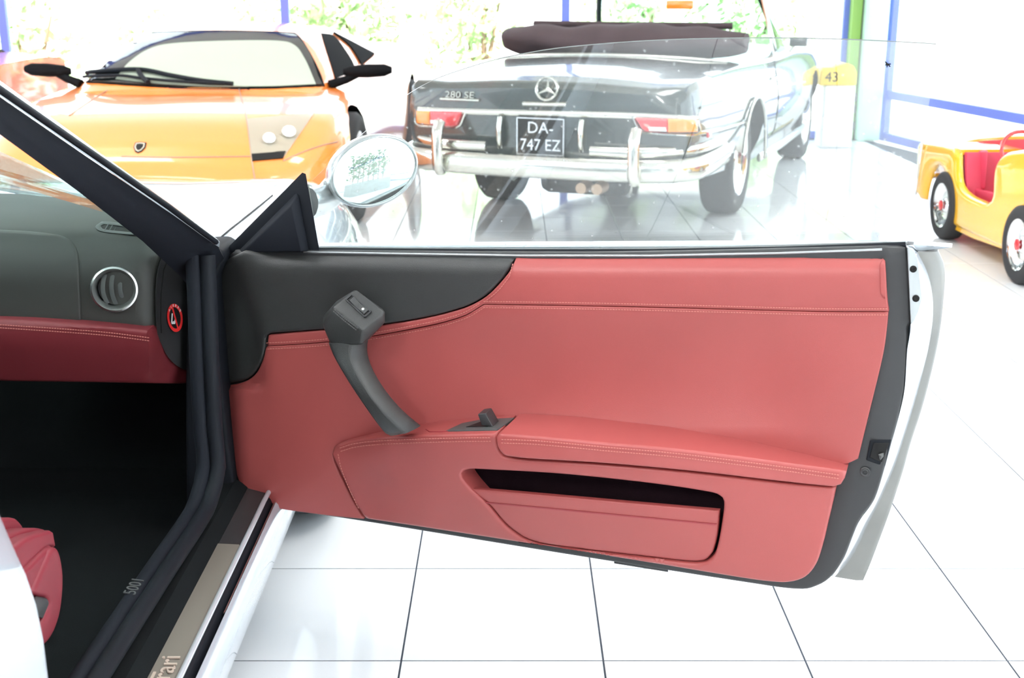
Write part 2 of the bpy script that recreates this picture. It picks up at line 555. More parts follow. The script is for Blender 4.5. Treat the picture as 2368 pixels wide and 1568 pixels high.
def sstep(a, b, x):
    t = min(1, max(0, (x - a) / (b - a))); return t * t * (3 - 2 * t)
def wheel(parent, c, ax, R, W, rim='alloy', spokes=0, cap=None, name='wheel'):
    ax = Vector(ax).normalized(); c = Vector(c)
    prof = [(.64 * R, -W * .46), (.80 * R, -W * .52), (.93 * R, -W * .5), (R * .99, -W * .40), (R, -W * .2), (R, W * .2), (R * .99, W * .40), (.93 * R, W * .5), (.80 * R, W * .52), (.64 * R, W * .46)]
    v, f = lathe_vf(prof, c, ax, 40, close=True)
    t = mk('tyre', v, f, 'tyre', parent, smooth=50)
    prof = [(0, W * .34), (.10 * R, W * .36), (.17 * R, W * .33), (.22 * R, W * .22), (.42 * R, W * .20), (.52 * R, W * .34), (.60 * R, W * .45), (.655 * R, W * .48), (.655 * R, -W * .4), (0, -W * .4)]
    v, f = lathe_vf(prof, c, ax, 40)
    mk('rim', v, f, rim, t, smooth=40)
    return t

# ============================================================ the setting
YB = 11.75                                     # glazed wall ahead
TX0, TY0, TS, TSY = .196, 2.382, .434, .4375
def wall_x(y): return 3.28 + .195 * (11.7 - y)
XL, YR = -9.0, -5.0
def struct(o): o['kind'] = 'structure'; return o
floor = struct(mk('floor', [(XL, YR, -.0014), (wall_x(YR), YR, -.0014), (wall_x(YB), YB, -.0014), (XL, YB, -.0014),
                     (XL, YR, -.12), (wall_x(YR), YR, -.12), (wall_x(YB), YB, -.12), (XL, YB, -.12)],
                     [(0, 1, 2, 3), (7, 6, 5, 4), (0, 4, 5, 1), (1, 5, 6, 2), (2, 6, 7, 3), (3, 7, 4, 0)], 'grout', smooth=0))
tw, td = TS - .0042, TSY - .0042
def tile_vf(c):
    hx, hy, b = tw / 2, td / 2, .0005
    V = [(-hx, -hy, -.0014), (hx, -hy, -.0014), (hx, hy, -.0014), (-hx, hy, -.0014),
         (-hx, -hy, -b), (hx, -hy, -b), (hx, hy, -b), (-hx, hy, -b),
         (-hx + b, -hy + b, 0), (hx - b, -hy + b, 0), (hx - b, hy - b, 0), (-hx + b, hy - b, 0)]
    Fs = [(8, 9, 10, 11)]
    for k in range(4):
        q = (k + 1) % 4
        Fs += [(k, q, 4 + q, 4 + k), (4 + k, 4 + q, 8 + q, 8 + k)]
    return [Vector(v) + Vector(c) for v in V], Fs
tile_me = bpy.data.meshes.new('tile')
v, f = tile_vf((0, 0, 0)); tile_me.from_pydata([tuple(p) for p in v], [], f); tile_me.materials.append(MATS['tile'])
cells = []
for i in range(-22, 15):
    for j in range(-18, 23):
        cx, cy = TX0 + (i + .5) * TS, TY0 + (j + .5) * TSY
        if cx - TS / 2 < XL or cy - TSY / 2 < YR or cy + TSY / 2 > YB or cx + TS / 2 > wall_x(cy + TSY / 2): continue
        zc = cy * CT + H * ST
        u = 1184 + F * cx / zc if zc > .3 else -9999
        vv = 784 - F * (cy * ST - H * CT) / zc if zc > .3 else 9999
        vis = -250 < u < 2600 and 280 < vv < 1750 and not (cx < -.75 and cy < 4.6)
        cells.append((0 if vis else 1, cy, cx))
cells.sort()
rest = []
for k, (nv, cy, cx) in enumerate(cells):
    if k < 300 and nv == 0:
        o = bpy.data.objects.new('tile', tile_me); o.location = (cx, cy, 0); put(o, floor)
    else: rest.append(tile_vf((cx, cy, 0)))
v, f = joinmesh(rest)
o = mk('tile_field', v, f, 'tile', floor, smooth=0); o['kind'] = 'stuff'

struct(box('ceiling', ((XL + 6.6) / 2, (YR + YB) / 2, CEIL + .1), (6.6 - XL + .4, YB - YR + .4, .2), 'ceiling_white'))
struct(box('wall_rear', (-1.2, YR - .1, CEIL / 2), (16.2, .2, CEIL), 'wall_white'))
lab = ['added fill lamp panel behind the camera, on the left', 'added fill lamp panel behind the camera, in the middle', 'added fill lamp panel behind the camera, on the right',
       'added fill lamp panel above the left side of the silver car', 'added fill lamp panel above the open door', 'added fill lamp panel above the orange sports car', 'added fill lamp panel above the dark convertible']
for (x, y, w, d, pw), lb in zip(FILL_LAMPS, lab):
    t = thing('fill_light', lb, 'ceiling light', (x, y, CEIL - .04), 'added square fill lamp panels')
    box('fill_panel_frame', (x, y, CEIL - .02), (w + .06, d + .06, .04), 'white_plastic', t)
    box('fill_panel_diffuser', (x, y, CEIL - .043), (w, d, .006), 'fill_panel_glow', t)
    L = bpy.data.lights.new('lamp', 'AREA'); L.shape = 'RECTANGLE'; L.size = w; L.size_y = d; L.energy = pw; L.color = (1, .985, .96)
    lo = bpy.data.objects.new('lamp', L); COL.objects.link(lo); lo.location = (x, y, CEIL - .055)  # light of the added fill lamp

def glazing(name, a, b, posts, rails, z1=CEIL, t=.06, blue=True, pw=.075):
    """one glazed bay set: frame (posts, rails) with one pane per bay, between ground points a and b"""
    a, b = Vector(a), Vector(b); d = (b - a); Ln = d.length; d.normalize(); nrm = Vector((-d.y, d.x, 0))
    R = Matrix((d, nrm, UP)).transposed()
    for k, (p0, p1) in enumerate(zip(posts, posts[1:])):
        n = 1 + len([o for o in bpy.data.objects if o.name.startswith('window_')and o.parent is None])
        c = a + d * ((p0 + p1) / 2)
        parts = [box_vf(a + d * p0 + UP * (z1 / 2), (pw, t, z1), R)]
        for z in rails: parts.append(box_vf(c + UP * z, (p1 - p0, t * .9, .075), R))
        if k == len(posts) - 2: parts.append(box_vf(a + d * p1 + UP * (z1 / 2), (pw, t, z1), R))
        v, f = joinmesh(parts)
        w = struct(mk('window_%d' % n, v, f, 'frame_blue', smooth=0))
        v, f = box_vf(c + UP * (z1 / 2), (p1 - p0 - pw, .012, z1 - .02), R)
        mk('pane', v, f, 'clear_glass', w, smooth=0)
# wall ahead: posts spaced as in the photo
px = [on_y(u, 20, YB).x - XL for u in (5, 659, 1308, 1960)]
glazing('ahead', (XL, YB, 0), (px[-1] + XL, YB, 0), [0, px[0] - 2.58] + px, [.03, CEIL - .04])
# wall on the right, slanting
glazing('right', (wall_x(YB - .2) + .12, YB - .2, 0), (wall_x(YR), YR, 0), [0.0, 3.5, 7.0, 10.5, 14.0, 16.9], [.04, .42, CEIL - .04])
# wall on the left
glazing('left', (XL, YR, 0), (XL, YB, 0), [0, 2.79, 5.58, 8.37, 11.16, 13.95, 16.7], [.04, .49, CEIL - .04])
# corner column with its green cover strip
cx0 = on_y(1993, 200, YB - .25).x; cx1 = on_y(2042, 200, YB - .25).x
col = struct(box('trim_1', ((cx0 + cx1) / 2, YB - .15, CEIL / 2), (cx1 - cx0, .22, CEIL), 'column_green', bevel=.01))
gx0 = on_y(1962, 150, YB - .12).x; gx1 = on_y(1984, 150, YB - .12).x
struct(box('trim_2', ((gx0 + gx1) / 2, YB - .05, CEIL / 2), (gx1 - gx0, .16, CEIL), 'strip_green'))
gx = on_y(1990, 150, YB - .12).x
struct(box('trim_3', (gx, YB - .04, CEIL / 2), (.02, .14, CEIL), 'hem_grey'))

# ------------------------------------------------------------ outdoors
struct(box('ground', (0, 30, -.17), (140, 130, .04), 'paving'))
def shrub(name, c, rx, ry, h, n, label, cat='shrub', group=None, leaf=.09, trunk=False, low=.0):
    t = thing(name, label, cat, (c[0], c[1], -.15), group)
    V, Fs = [], []
    blobs = [(rng.uniform(-.6, .6), rng.uniform(-.6, .6), rng.uniform(.2, .8)) for _ in range(9)]
    for i in range(n):
        bx, by, bz = blobs[i % 9]
        q = rng.normal(size=3); q /= np.linalg.norm(q); q *= rng.uniform(.6, 1.0) * .5
        p = Vector((c[0] + (bx + q[0]) * rx, c[1] + (by + q[1]) * ry, -.15 + low + max(.02, (bz + q[2] * .6)) * h))
        a = Vector(rng.normal(size=3)).normalized(); b = a.orthogonal().normalized(); s_ = leaf * rng.uniform(.6, 1.4)
        k = len(V); V += [p - a * s_, p + b * s_ * .45, p + a * s_, p - b * s_ * .45 + Vector((0, 0, .01))]
        Fs.append((k, k + 1, k + 2, k + 3))
    mk('foliage', V, Fs, 'leaf', t, smooth=0, recalc=False)
    st = []
    for k in range(4):
        e = Vector((c[0] + rng.uniform(-.4, .4) * rx, c[1] + rng.uniform(-.4, .4) * ry, low + h * .6))
        st.append(tube_vf([Vector((c[0], c[1], -.15)), Vector((c[0], c[1], -.1)) * .6 + e * .4, e], [.05, .035, .015], 6))
    v, f = joinmesh(st); mk('stem', v, f, 'bark', t, smooth=40)
SH = [(-5.9, 15.5, 1.3, 1.7, 'loose green shrub outside, left of the leftmost blue post'), (-4.1, 16.2, 1.2, 1.2, 'pale green shrub outside behind the orange car roof'),
      (-2.9, 17.5, 1.0, 1.9, 'green shrub outside above the orange car windscreen'), (-1.9, 14.6, .8, 1.9, 'leafy shrub outside between the orange car and the convertible'),
      (-.4, 17.0, .9, 2.0, 'tall leafy shrub outside left of the folded roof'), (1.7, 18.4, .8, 1.6, 'green shrub outside behind the convertible windscreen'),
      (2.9, 15.5, .8, 1.5, 'green shrub outside right of the convertible windscreen')]
for x, y, r_, h_, lb in SH: shrub('shrub', (x, y), r_, r_ * .8, h_, 700, lb, group='shrubs outside the window wall')

# ============================================================ the silver sports car with its open door
car = thing('sports_car', 'silver sports car with red leather interior and open passenger door', 'car', (-1.4, 2.0, 0))

# ---------------------------------------------------------------- door
pcx = [700, 765, 800, 900, 1000, 1150, 1300, 1500, 1700, 1850, 1960, 2100]
pcy = [.004, .006, .022, .055, .080, .100, .105, .096, .072, .046, .024, .012]
crx = [765, 800, 850, 900, 1000, 1100, 1145, 1250, 1400, 1550, 1700, 1850, 1958]
cry = [1036, 1021, 1014, 1010, 1006, 1004, 1003, 1013, 1027, 1040, 1058, 1078, 1092]
btx = [842, 950, 1100, 1300, 1500, 1700, 1850, 1960]
bty = [1200, 1217, 1240, 1271, 1303, 1336, 1352, 1352]
def fold(u, v):                                     # the door card bends away towards the hinge
    uf = 560 + (v - 580) * .335 if v < 780 else 627
    a = max(0.0, uf - u)
    return -.00045 * a * min(1, a / 40) if v < 900 else -.0006 * max(0, 575 - u) * sstep(575, 520, u)
def roll(v, v0=638.0, d=.024): return -d * (max(0.0, v0 - v) / 48.0) ** 2          # top edge rolls over towards the glass
def o_black(u, v): return fold(u, v) + .004 + roll(v, 630) * sstep(560, 640, u)
def o_upper(u, v): return fold(u, v) + .005 + roll(v) * sstep(1100, 1230, u) - .003 * sstep(670, 704, v)
def o_main(u, v):
    t = min(1, max(0, (v - 720) / 280))
    return fold(u, v) + .002 - .024 * math.sin(math.pi * min(1, t * .9)) * sstep(700, 1000, u) * sstep(1985, 1700, u)
def p_low(u, v):
    vc, vb = interp(u, crx, cry), interp(u, btx, bty)
    t = min(1, max(0, (v - vc) / max(40, vb - vc)))
    p = interp(u, pcx, pcy)
    q = .016 + (p - .016) * (1 - .85 * t ** 1.3) if p > .016 else p
    ul = 768 + max(0, v - 1050) * .5
    return .010 + max(0, q - .010) * sstep(ul - 12, ul + 130, u)
def p_pad(u, v): return interp(u, pcx, pcy) + .010

rim_out = [(505, 640), (512, 610), (540, 582), (560, 580), (735, 580), (1400, 584), (2050, 570), (2096, 566), (2096, 566), (2102, 640), (2106, 752), (2106, 752), (2098, 758), (2098, 758), (2098, 810), (2092, 900), (2078, 965),
           (2060, 1030), (2045, 1085), (2022, 1155), (1988, 1203), (1972, 1240), (1952, 1290), (1925, 1332), (1890, 1356), (1840, 1364), (1700, 1345), (1300, 1282), (845, 1208), (620, 1174), (575, 1160), (545, 1110), (530, 980), (515, 860), (503, 700)]
R_ = [(2096, 566), (2102, 640), (2106, 752), (2098, 810), (2092, 900), (2078, 965), (2060, 1030), (2045, 1085), (2022, 1155), (1988, 1203), (1972, 1240), (1952, 1290), (1925, 1332)]
W_ = [(2122, 583), (2148, 640), (2158, 715), (2148, 800), (2126, 890), (2108, 955), (2086, 1025), (2066, 1085), (2036, 1155), (2008, 1210), (1990, 1250), (1962, 1300), (1930, 1334)]
G_ = [(2168, 581), (2184, 622), (2180, 715), (2168, 800), (2147, 890), (2129, 955), (2106, 1025), (2088, 1090), (2062, 1170), (2046, 1215), (2031, 1255), (2012, 1305), (1996, 1342)]
door = panel('door', rim_out, lambda u, v: -.012 + min(0, fold(u, v)) - .010 * sstep(2040, 2100, u) - .032 * sstep(1940, 1860, u) * sstep(1160, 1090, v) * sstep(605, 665, v) * sstep(560, 660, u), 7, 'black_plastic', car, back=-.055, grid=26, label='open passenger door with black plastic rim')
black_pts = [(562, 581), (562, 581), (720, 584), (900, 590), (1050, 594), (1189, 597), (1189, 597), (1175, 625), (1152, 655), (1122, 684), (1082, 707), (1040, 721), (1000, 731), (950, 741), (890, 750), (820, 757), (745, 763), (680, 768), (622, 772), (622, 772), (614, 776), (612, 800), (604, 832), (590, 860), (570, 878), (545, 886), (520, 888), (520, 888), (514, 850), (506, 780), (500, 700), (499, 655), (506, 622), (526, 600)]
panel('black_trim', black_pts, o_black, 9, 'black_leather', door, grid=14)
seam = [(617, 800), (680, 797), (745, 792), (820, 783), (890, 772), (950, 761), (1000, 751), (1040, 741), (1080, 727), (1118, 704)]
upper_pts = [(1193, 597), (1193, 597), (1400, 598), (1700, 595), (2000, 588), (2030, 588), (2043, 598), (2047, 640), (2051, 690), (2055, 721), (2055, 721), (1900, 720.5), (1700, 715.5), (1500, 710.5), (1300, 706.5), (1118, 704), (1118, 704),
             (1080, 727), (1040, 741), (1000, 751), (950, 761), (890, 772), (820, 783), (745, 792), (680, 797), (617, 800), (617, 800), (620, 776), (620, 776), (680, 770), (745, 765), (820, 759), (890, 752), (950, 743), (1000, 733), (1040, 723), (1083, 709), (1124, 686), (1155, 656), (1179, 626)]
panel('red_upper_trim', upper_pts, o_upper, 3.5, 'red_leather', door, grid=14)
main_pts = [(617, 801), (617, 801), (680, 798), (745, 793), (820, 784), (890, 773), (950, 762), (1000, 752), (1040, 742), (1080, 728), (1118, 705), (1118, 705), (1300, 707.5), (1500, 711.5), (1700, 716.5), (1900, 721.5), (2054, 722), (2054, 722), (2050, 765), (2040, 830), (2010, 955), (1984, 1062), (1984, 1062), (1950, 1075), (1900, 1072), (1800, 1060), (1700, 1046), (1600, 1032), (1500, 1022), (1400, 1012), (1300, 1004), (1200, 1000), (1100, 1000), (1000, 1004), (900, 1012), (820, 1020), (790, 1028), (772, 1042), (772, 1066), (792, 1112), (816, 1160), (840, 1201), (840, 1201),
            (760, 1193), (650, 1178), (600, 1165), (568, 1146), (547, 1100), (539, 1040), (531, 980), (523, 905), (521, 892), (521, 892), (545, 889), (572, 880), (593, 862), (607, 833), (614, 806)]
panel('red_main_trim', main_pts, o_main, 3.5, 'red_leather', door, grid=14)
pocket = [(1068, 1108), (1066, 1096), (1082, 1087), (1130, 1088), (1300, 1098), (1500, 1119), (1630, 1138), (1662, 1147), (1673, 1162), (1670, 1200), (1659, 1262), (1645, 1292), (1610, 1304), (1500, 1293), (1300, 1269), (1230, 1256), (1192, 1237), (1160, 1210), (1125, 1168), (1088, 1132)]
low_pts = [(766, 1052), (770, 1036), (800, 1021), (850, 1014), (900, 1010), (1000, 1006), (1100, 1004), (1147, 1003), (1147, 1003), (1149, 1035), (1163, 1056), (1200, 1063), (1200, 1063), (1400, 1076), (1600, 1094), (1800, 1117), (1932, 1129), (1932, 1129), (1926, 1160), (1912, 1220), (1900, 1270), (1886, 1308), (1862, 1336), (1825, 1348), (1780, 1347), (1700, 1336), (1500, 1303), (1300, 1271), (1100, 1240), (950, 1217), (844, 1201), (844, 1201), (817, 1158), (792, 1107), (772, 1066)]
panel('red_lower_trim', low_pts, p_low, 8, 'red_leather', door, holes=[pocket], grid=14, back=lambda u, v: -.012)
pad_pts = [(1147, 1012), (1152, 1004), (1250, 1010), (1400, 1024), (1550, 1037), (1700, 1055), (1850, 1075), (1945, 1088), (1957, 1092), (1957, 1092), (1953, 1108), (1944, 1122), (1928, 1127), (1800, 1114), (1600, 1091), (1400, 1073), (1250, 1064), (1190, 1059), (1162, 1052), (1149, 1032)]
panel('armrest', pad_pts, p_pad, 7, 'red_leather', door, grid=14, back=lambda u, v: -.012)
flap = [(1084, 1131), (1084, 1131), (1300, 1150), (1500, 1168), (1663, 1182), (1663, 1182), (1660, 1225), (1652, 1266), (1640, 1288), (1610, 1299), (1500, 1288), (1300, 1264), (1232, 1251), (1196, 1233), (1164, 1206), (1130, 1166)]
panel('pocket_flap', flap, lambda u, v: p_low(u, v) - .007, 5, 'red_leather', door, grid=14, back=lambda u, v: p_low(u, v) - .02)
panel('pocket_flap_hem', [(1108, 1160), (1108, 1160), (1300, 1178), (1500, 1197), (1657, 1212), (1657, 1212), (1657, 1215), (1657, 1215), (1500, 1200), (1300, 1181), (1111, 1163), (1111, 1163)], lambda u, v: p_low(u, v) - .0055, 0, 'red_leather_dark', door, grid=40, back=lambda u, v: p_low(u, v) - .012)
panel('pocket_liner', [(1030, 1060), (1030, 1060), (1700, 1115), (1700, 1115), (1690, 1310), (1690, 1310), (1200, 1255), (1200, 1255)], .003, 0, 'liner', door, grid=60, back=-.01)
# the small trim cap at the top rear corner of the door card
panel('trim_cap', [(2034, 612), (2040, 600), (2046, 606), (2050, 688), (2044, 692), (2036, 680)], .007, 3, 'red_leather', door, grid=10, back=-.005)
# stitching
st = []
def shifted(path, d):
    out = []
    for i, p in enumerate(path):
        a, b = path[max(0, i - 1)], path[min(len(path) - 1, i + 1)]
        t = np.array(b, float) - np.array(a, float); t /= np.linalg.norm(t)
        out.append((p[0] - t[1] * d, p[1] + t[0] * d))
    return out
belt = [(1118, 704), (1300, 706.5), (1500, 710.5), (1700, 715.5), (1900, 720.5), (2052, 721)]
st += [shifted(seam, 7), shifted(belt, 7)]
stitches('stitching', st, 'stitch', door, lambda u, v: o_main(u, v) + .0004)
stitches('stitching', [shifted(seam, -7), shifted(belt, -7), [(1178, 640), (1152, 672), (1118, 700)], [(1186, 610), (1178, 640)]], 'stitch', door, lambda u, v: o_upper(u, v) + .0004)
crl = [(786, 1036), (820, 1026), (870, 1020), (950, 1016), (1050, 1013), (1138, 1012)]
stitches('stitching', [crl, shifted(crl, 8), [(782, 1050), (790, 1085), (808, 1130), (832, 1180)]], 'stitch', door, lambda u, v: p_low(u, v) + .0003)
crp = [(1160, 1016), (1250, 1020), (1400, 1034), (1550, 1047), (1700, 1065), (1850, 1085), (1945, 1099)]
stitches('stitching', [crp, shifted(crp, 8)], 'stitch', door, lambda u, v: p_pad(u, v) + .0003)

# grab handle: curved grip and padded head with the window switch
Lg = [(762, 790), (772, 815), (793, 852), (820, 895), (850, 940), (877, 978), (893, 998), (905, 1004)]
Rg = [(846, 786), (842, 815), (850, 850), (873, 893), (903, 933), (935, 965), (957, 983), (966, 990)]
Og = [.062, .068, .080, .092, .098, .094, .086, .078]
A = np.array([np.r_[a, b, o] for a, b, o in zip(Lg, Rg, Og)])
secs = []
for q in smooth_open(A, 16):
    Lp, Rp = D(q[0], q[1], q[4]), D(q[2], q[3], q[4] - .006)
    C_, w = (Lp + Rp) / 2, (Rp - Lp) / 2
    ring = [C_ + w * x_ + DN * h_ for x_, h_ in ((-1, -.002), (-.96, .007), (-.86, .0125), (-.65, .016), (-.35, .018), (0, .0195), (.28, .0215), (.44, .0215), (.58, .0185), (.78, .009), (.93, -.002), (1, -.010), (.93, -.018), (.6, -.021), (0, -.021), (-.6, -.018), (-.92, -.011))]
    secs.append(ring)
v, f = sections_vf(secs)
mk('grab_handle', v, f, 'black_leather', door, smooth=60)
hp = [(822, 669, .040), (776, 698, .050), (887, 716, .046), (770, 712, .076), (838, 764, .098), (890, 722, .062), (890, 746, .058), (746, 752, .060), (748, 730, .05), (766, 800, .070), (836, 797, .088), (852, 786, .060), (884, 752, .045), (768, 800, .02), (846, 790, .02), (822, 672, .0), (888, 720, .0), (748, 752, .02), (884, 752, .0)]
head = hull('handle_head', [D(*p) for p in hp], 'black_leather', door, bevel=.006, bseg=4)
stitches('stitching', [[(774, 716), (800, 738), (830, 760)], [(771, 720), (797, 742), (828, 766)]], 'stitch_black', door, lambda u, v: interp(u, [770, 838], [.080, .1015]), gap=5, ln=3.4, raise_=.001)
# switch on the sloping top face
hb = bvh_of([head])
fn = hit(hb, 830, 712)[1]
sq = [hit(hb, *p)[0] for p in ((800, 694), (816, 684), (858, 722), (845, 735))]
c = sum(sq, Vector()) / 4; ex = ((sq[2] - sq[1]) + (sq[3] - sq[0])) / 2; ey = ((sq[0] - sq[1]) + (sq[3] - sq[2])) / 2
Rsw = frame_rot(ex, fn.cross(ex))
ln_, wd_ = ex.length, abs(ey.dot(Rsw @ Vector((0, 1, 0))))
b4 = [box_vf(c + Rsw @ Vector(p) + fn * .0025, s_, Rsw) for p, s_ in (((0, wd_ / 2, 0), (ln_, .003, .004)), ((0, -wd_ / 2, 0), (ln_, .003, .004)), ((ln_ / 2, 0, 0), (.003, wd_, .004)), ((-ln_ / 2, 0, 0), (.003, wd_, .004)))]
v, f = joinmesh(b4 + [box_vf(c + fn * .0006, (ln_, wd_, .002), Rsw)])
mk('switch_bezel', v, f, 'black_plastic', door, smooth=0)
pr = [(-.42, 0), (-.40, .006), (-.30, .0105), (-.22, .0085), (-.05, .003), (.15, .004), (.36, .0075), (.42, .005), (.42, 0)]
v, f = sections_vf([[c + Rsw @ Vector((x * ln_, s_ * wd_ * .36, z + .001)) for x, z in pr] for s_ in (-1, 1)])
mk('window_switch', v, f, 'black_leather', door, smooth=50)
v, f = lathe_vf([(0, .0012), (.0022, .0010), (.0028, 0)], c + Rsw @ Vector((.27 * ln_, 0, .0078)), fn, 14)
mk('switch_symbol', v, f, 'white_print', door)

# door lever on the ledge
def ledge(u, v, back): return D(u, v, interp(u, pcx, pcy)) - DN * back
def ledge_pt(u, frac, lift=0.0):
    p = interp(u, pcx, pcy); q = D(u, interp(u, crx, cry), p)
    return q - DN * (p * frac) + UP * lift
lp = [ledge_pt(1022, .22), ledge_pt(1143, .18), ledge_pt(1152, .92), ledge_pt(1075, .92), ledge_pt(1040, .75)]
hull('lever_plate', [q + UP * z for q in lp for z in (-.004, .0025)], 'grey_plastic', door, bevel=.001)
hull('lever_well', [q + UP * z for q in [ledge_pt(1062, .40), ledge_pt(1112, .38), ledge_pt(1118, .70), ledge_pt(1082, .72)] for z in (.002, .0035)], 'black_print', door, bevel=.0)
b0, b1 = ledge_pt(1112, .36, .004), ledge_pt(1112, .72, .004)
sx_ = DT * .012
hull('door_lever', [b0 - sx_, b0 + sx_, b1 - sx_, b1 + sx_, b0 - DT * .020 + UP * .022, b0 - DT * .004 + UP * .026, b1 - DT * .020 + UP * .022, b1 - DT * .004 + UP * .026], 'black_plastic', door, bevel=.002)
dish = [(972, 991), (985, 985), (1010, 982), (1040, 980)]
v, f = tube_vf([ledge_pt(u, fr_, .0006) for u, fr_ in ((968, .5), (985, .25), (1010, .2), (1028, .22))] , .0012, 6)
mk('ledge_seam', v, f, 'red_leather_dark', door)

# rear end of the door: bright end face, outer skin with its hem
R3 = [D(a[0], a[1], -.022) for a in smooth_open(R_, 12)]
def resample(path, n):
    P = np.array([np.array(p) for p in path]); s_ = np.r_[0, np.cumsum(np.linalg.norm(np.diff(P, axis=0), axis=1))]
    t = np.linspace(0, s_[-1], n); return [Vector([np.interp(x, s_, P[:, k]) for k in range(P.shape[1])]) for x in t]
R3 = resample(R3, 60); W3 = resample([D(a[0], a[1], -.085) for a in smooth_open(W_, 12)], 60); G3 = resample([D(a[0], a[1], -.105) for a in smooth_open(G_, 12)], 60)
M3 = [(a * .5 + b * .5) + DN * .012 for a, b in zip(R3, W3)]
v, f = sections_vf([R3, M3, W3], closed_ring=False)
mk('door_end_face', v, f, 'door_metal', door, smooth=60)
Wb = [p - DN * .012 for p in W3]; Gb = [p - DN * .016 for p in G3]
G2 = [g * .75 + w * .25 + DN * .004 for g, w in zip(G3, W3)]
v, f = sections_vf([[a, b, c_, d_, e_] for a, b, c_, d_, e_ in zip(W3, G2, G3, Gb, Wb)])
mk('door_skin_hem', v, f, 'hem_grey', door, smooth=50)
skin = [(p[0], p[1]) for p in W_] + [(1850, 1318), (1300, 1238), (620, 1140), (620, 1140), (545, 1080), (540, 640), (560, 575), (560, 575), (735, 570), (2110, 566)]
panel('door_skin', skin, -.10, 4, 'silver_paint', door, grid=60, back=-.14)
# latch, screws, guide bracket, sticker on the end face
bo = hull('latch_recess', [D(*p) for p in ((2012, 1018, -.006), (2062, 1016, -.014), (2046, 1080, -.014), (2003, 1064, -.006), (2012, 1018, -.03), (2062, 1016, -.04), (2046, 1080, -.04), (2003, 1064, -.03))], 'rubber', door, bevel=.002)
hull('latch_opening', [D(*p) for p in ((2020, 1025, -.0045), (2056, 1024, -.0125), (2041, 1070, -.0125), (2011, 1058, -.0045), (2020, 1025, -.03), (2056, 1024, -.03), (2041, 1070, -.03), (2011, 1058, -.03))], 'black_print', door, bevel=.001)
hull('latch_claw', [D(*p) for p in ((2030, 1050, -.005), (2044, 1046, -.011), (2044, 1056, -.011), (2035, 1066, -.005), (2038, 1056, -.002))], 'grey_plastic', door, bevel=.001)
for u, v_ in ((1998, 967), (2001, 1091)):
    q = D(u, v_, -.010)
    s_ = mk('screw', *lathe_vf([(.0095, 0), (.0095, .002), (.0075, .003), (.006, .0022), (.004, .003), (.0035, .001), (0, .001)], q, DN, 20), 'black_plastic', door)
# guide bracket
br = [(2098, 572), (2112, 575), (2122, 600), (2128, 640), (2132, 690), (2124, 720), (2112, 745), (2106, 750)]
bl = [D(u, v_, -.030) for u, v_ in br] + [D(u, v_, -.012) for u, v_ in br] + [D(u, v_, -.014) for u, v_ in ((2106, 750), (2102, 640), (2097, 570))]
hull('guide_bracket', bl, 'silver_shade', door, bevel=.002)
for u, v_ in ((2112, 622), (2118, 690)):
    mk('bracket_hole', *lathe_vf([(.006, 0), (.006, .002), (.003, .003), (0, .002)], D(u, v_, -.0118), DN, 14), 'black_print', door)
stk = [D(u, v_, -.055) for u, v_ in ((1996, 1187), (2004, 1190), (1976, 1262), (1966, 1262))]
hull('warning_sticker', [p + DN * z for p in stk for z in (.0, .001)], 'white_print', door, bevel=0)
for (a, b, m_) in (((1991, 1212), (1984, 1228), 'red_print'), ((1984, 1228), (1978, 1242), 'lens_orange'), ((1974, 1248), (1972, 1258), 'frame_blue')):
    hull('sticker_print', [D(a[0] - 6, a[1], -.0535), D(a[0] + 5, a[1], -.0535), D(b[0] - 6, b[1], -.0535), D(b[0] + 5, b[1], -.0535), D(a[0], a[1], -.0540), D(b[0], b[1], -.0540)], m_, door, bevel=0)
# drain flap under the door
hull('drain_flap', [D(*p) for p in ((1420, 1298, -.02), (1545, 1318, -.02), (1545, 1323, -.02), (1420, 1303, -.02), (1420, 1298, -.05), (1545, 1318, -.05), (1545, 1323, -.05), (1420, 1303, -.05))], 'black_plastic', door, bevel=.001)

# window glass, leaning in towards the cabin at its top
def g_off(u, v): return -.045 + .15 * ((578 - v) / 480.0) - .03 * ((u - 1450) / 700.0) ** 2 * ((578 - v) / 480.0)
gl = [(735, 578), (735, 578), (712, 428), (712, 428), (760, 380), (802, 338), (845, 304), (929, 229), (1000, 187), (1080, 158), (1150, 138), (1250, 118), (1350, 106), (1500, 95), (1650, 90), (1800, 89), (1950, 92), (2100, 99), (2165, 103), (2165, 103), (2150, 230), (2122, 420), (2096, 569), (2096, 569), (1400, 580)]
L = outline(gl, 12); v2, f2, lp_ = cdt(L, [], 40, [])
V = [D(a, b, g_off(a, b)) for a, b in v2]; n_ = len(V); GN = (DN + UP * -.42).normalized()
V += [p - GN * .0042 for p in V]
Fs = [tuple(map(int, t)) for t in f2]; bl = boundary_loops(Fs)
Fs += [tuple(i + n_ for i in reversed(t)) for t in Fs]; nf = len(Fs)
Fs += [(b, a, a + n_, b + n_) for a, b in bl]
fm = [0] * nf + [1] * len(bl)
mk('window_glass', V, Fs, None, door, smooth=40, mats=['door_glass', 'glass_edge'], fm=fm, label='frameless tinted door window glass')
tube('window_seal', [D(u, v_, -.030) for u, v_ in ((728, 580), (900, 581), (1200, 583), (1500, 583), (1800, 578), (2000, 571), (2094, 567))], .0062, 'rubber', door, n=8)
tube('window_trim', [D(u, v_, -.014) for u, v_ in ((703, 582), (740, 584), (900, 587), (1200, 591), (1500, 591), (1800, 585), (2040, 577))], .0030, 'silver_shade', door, n=8)
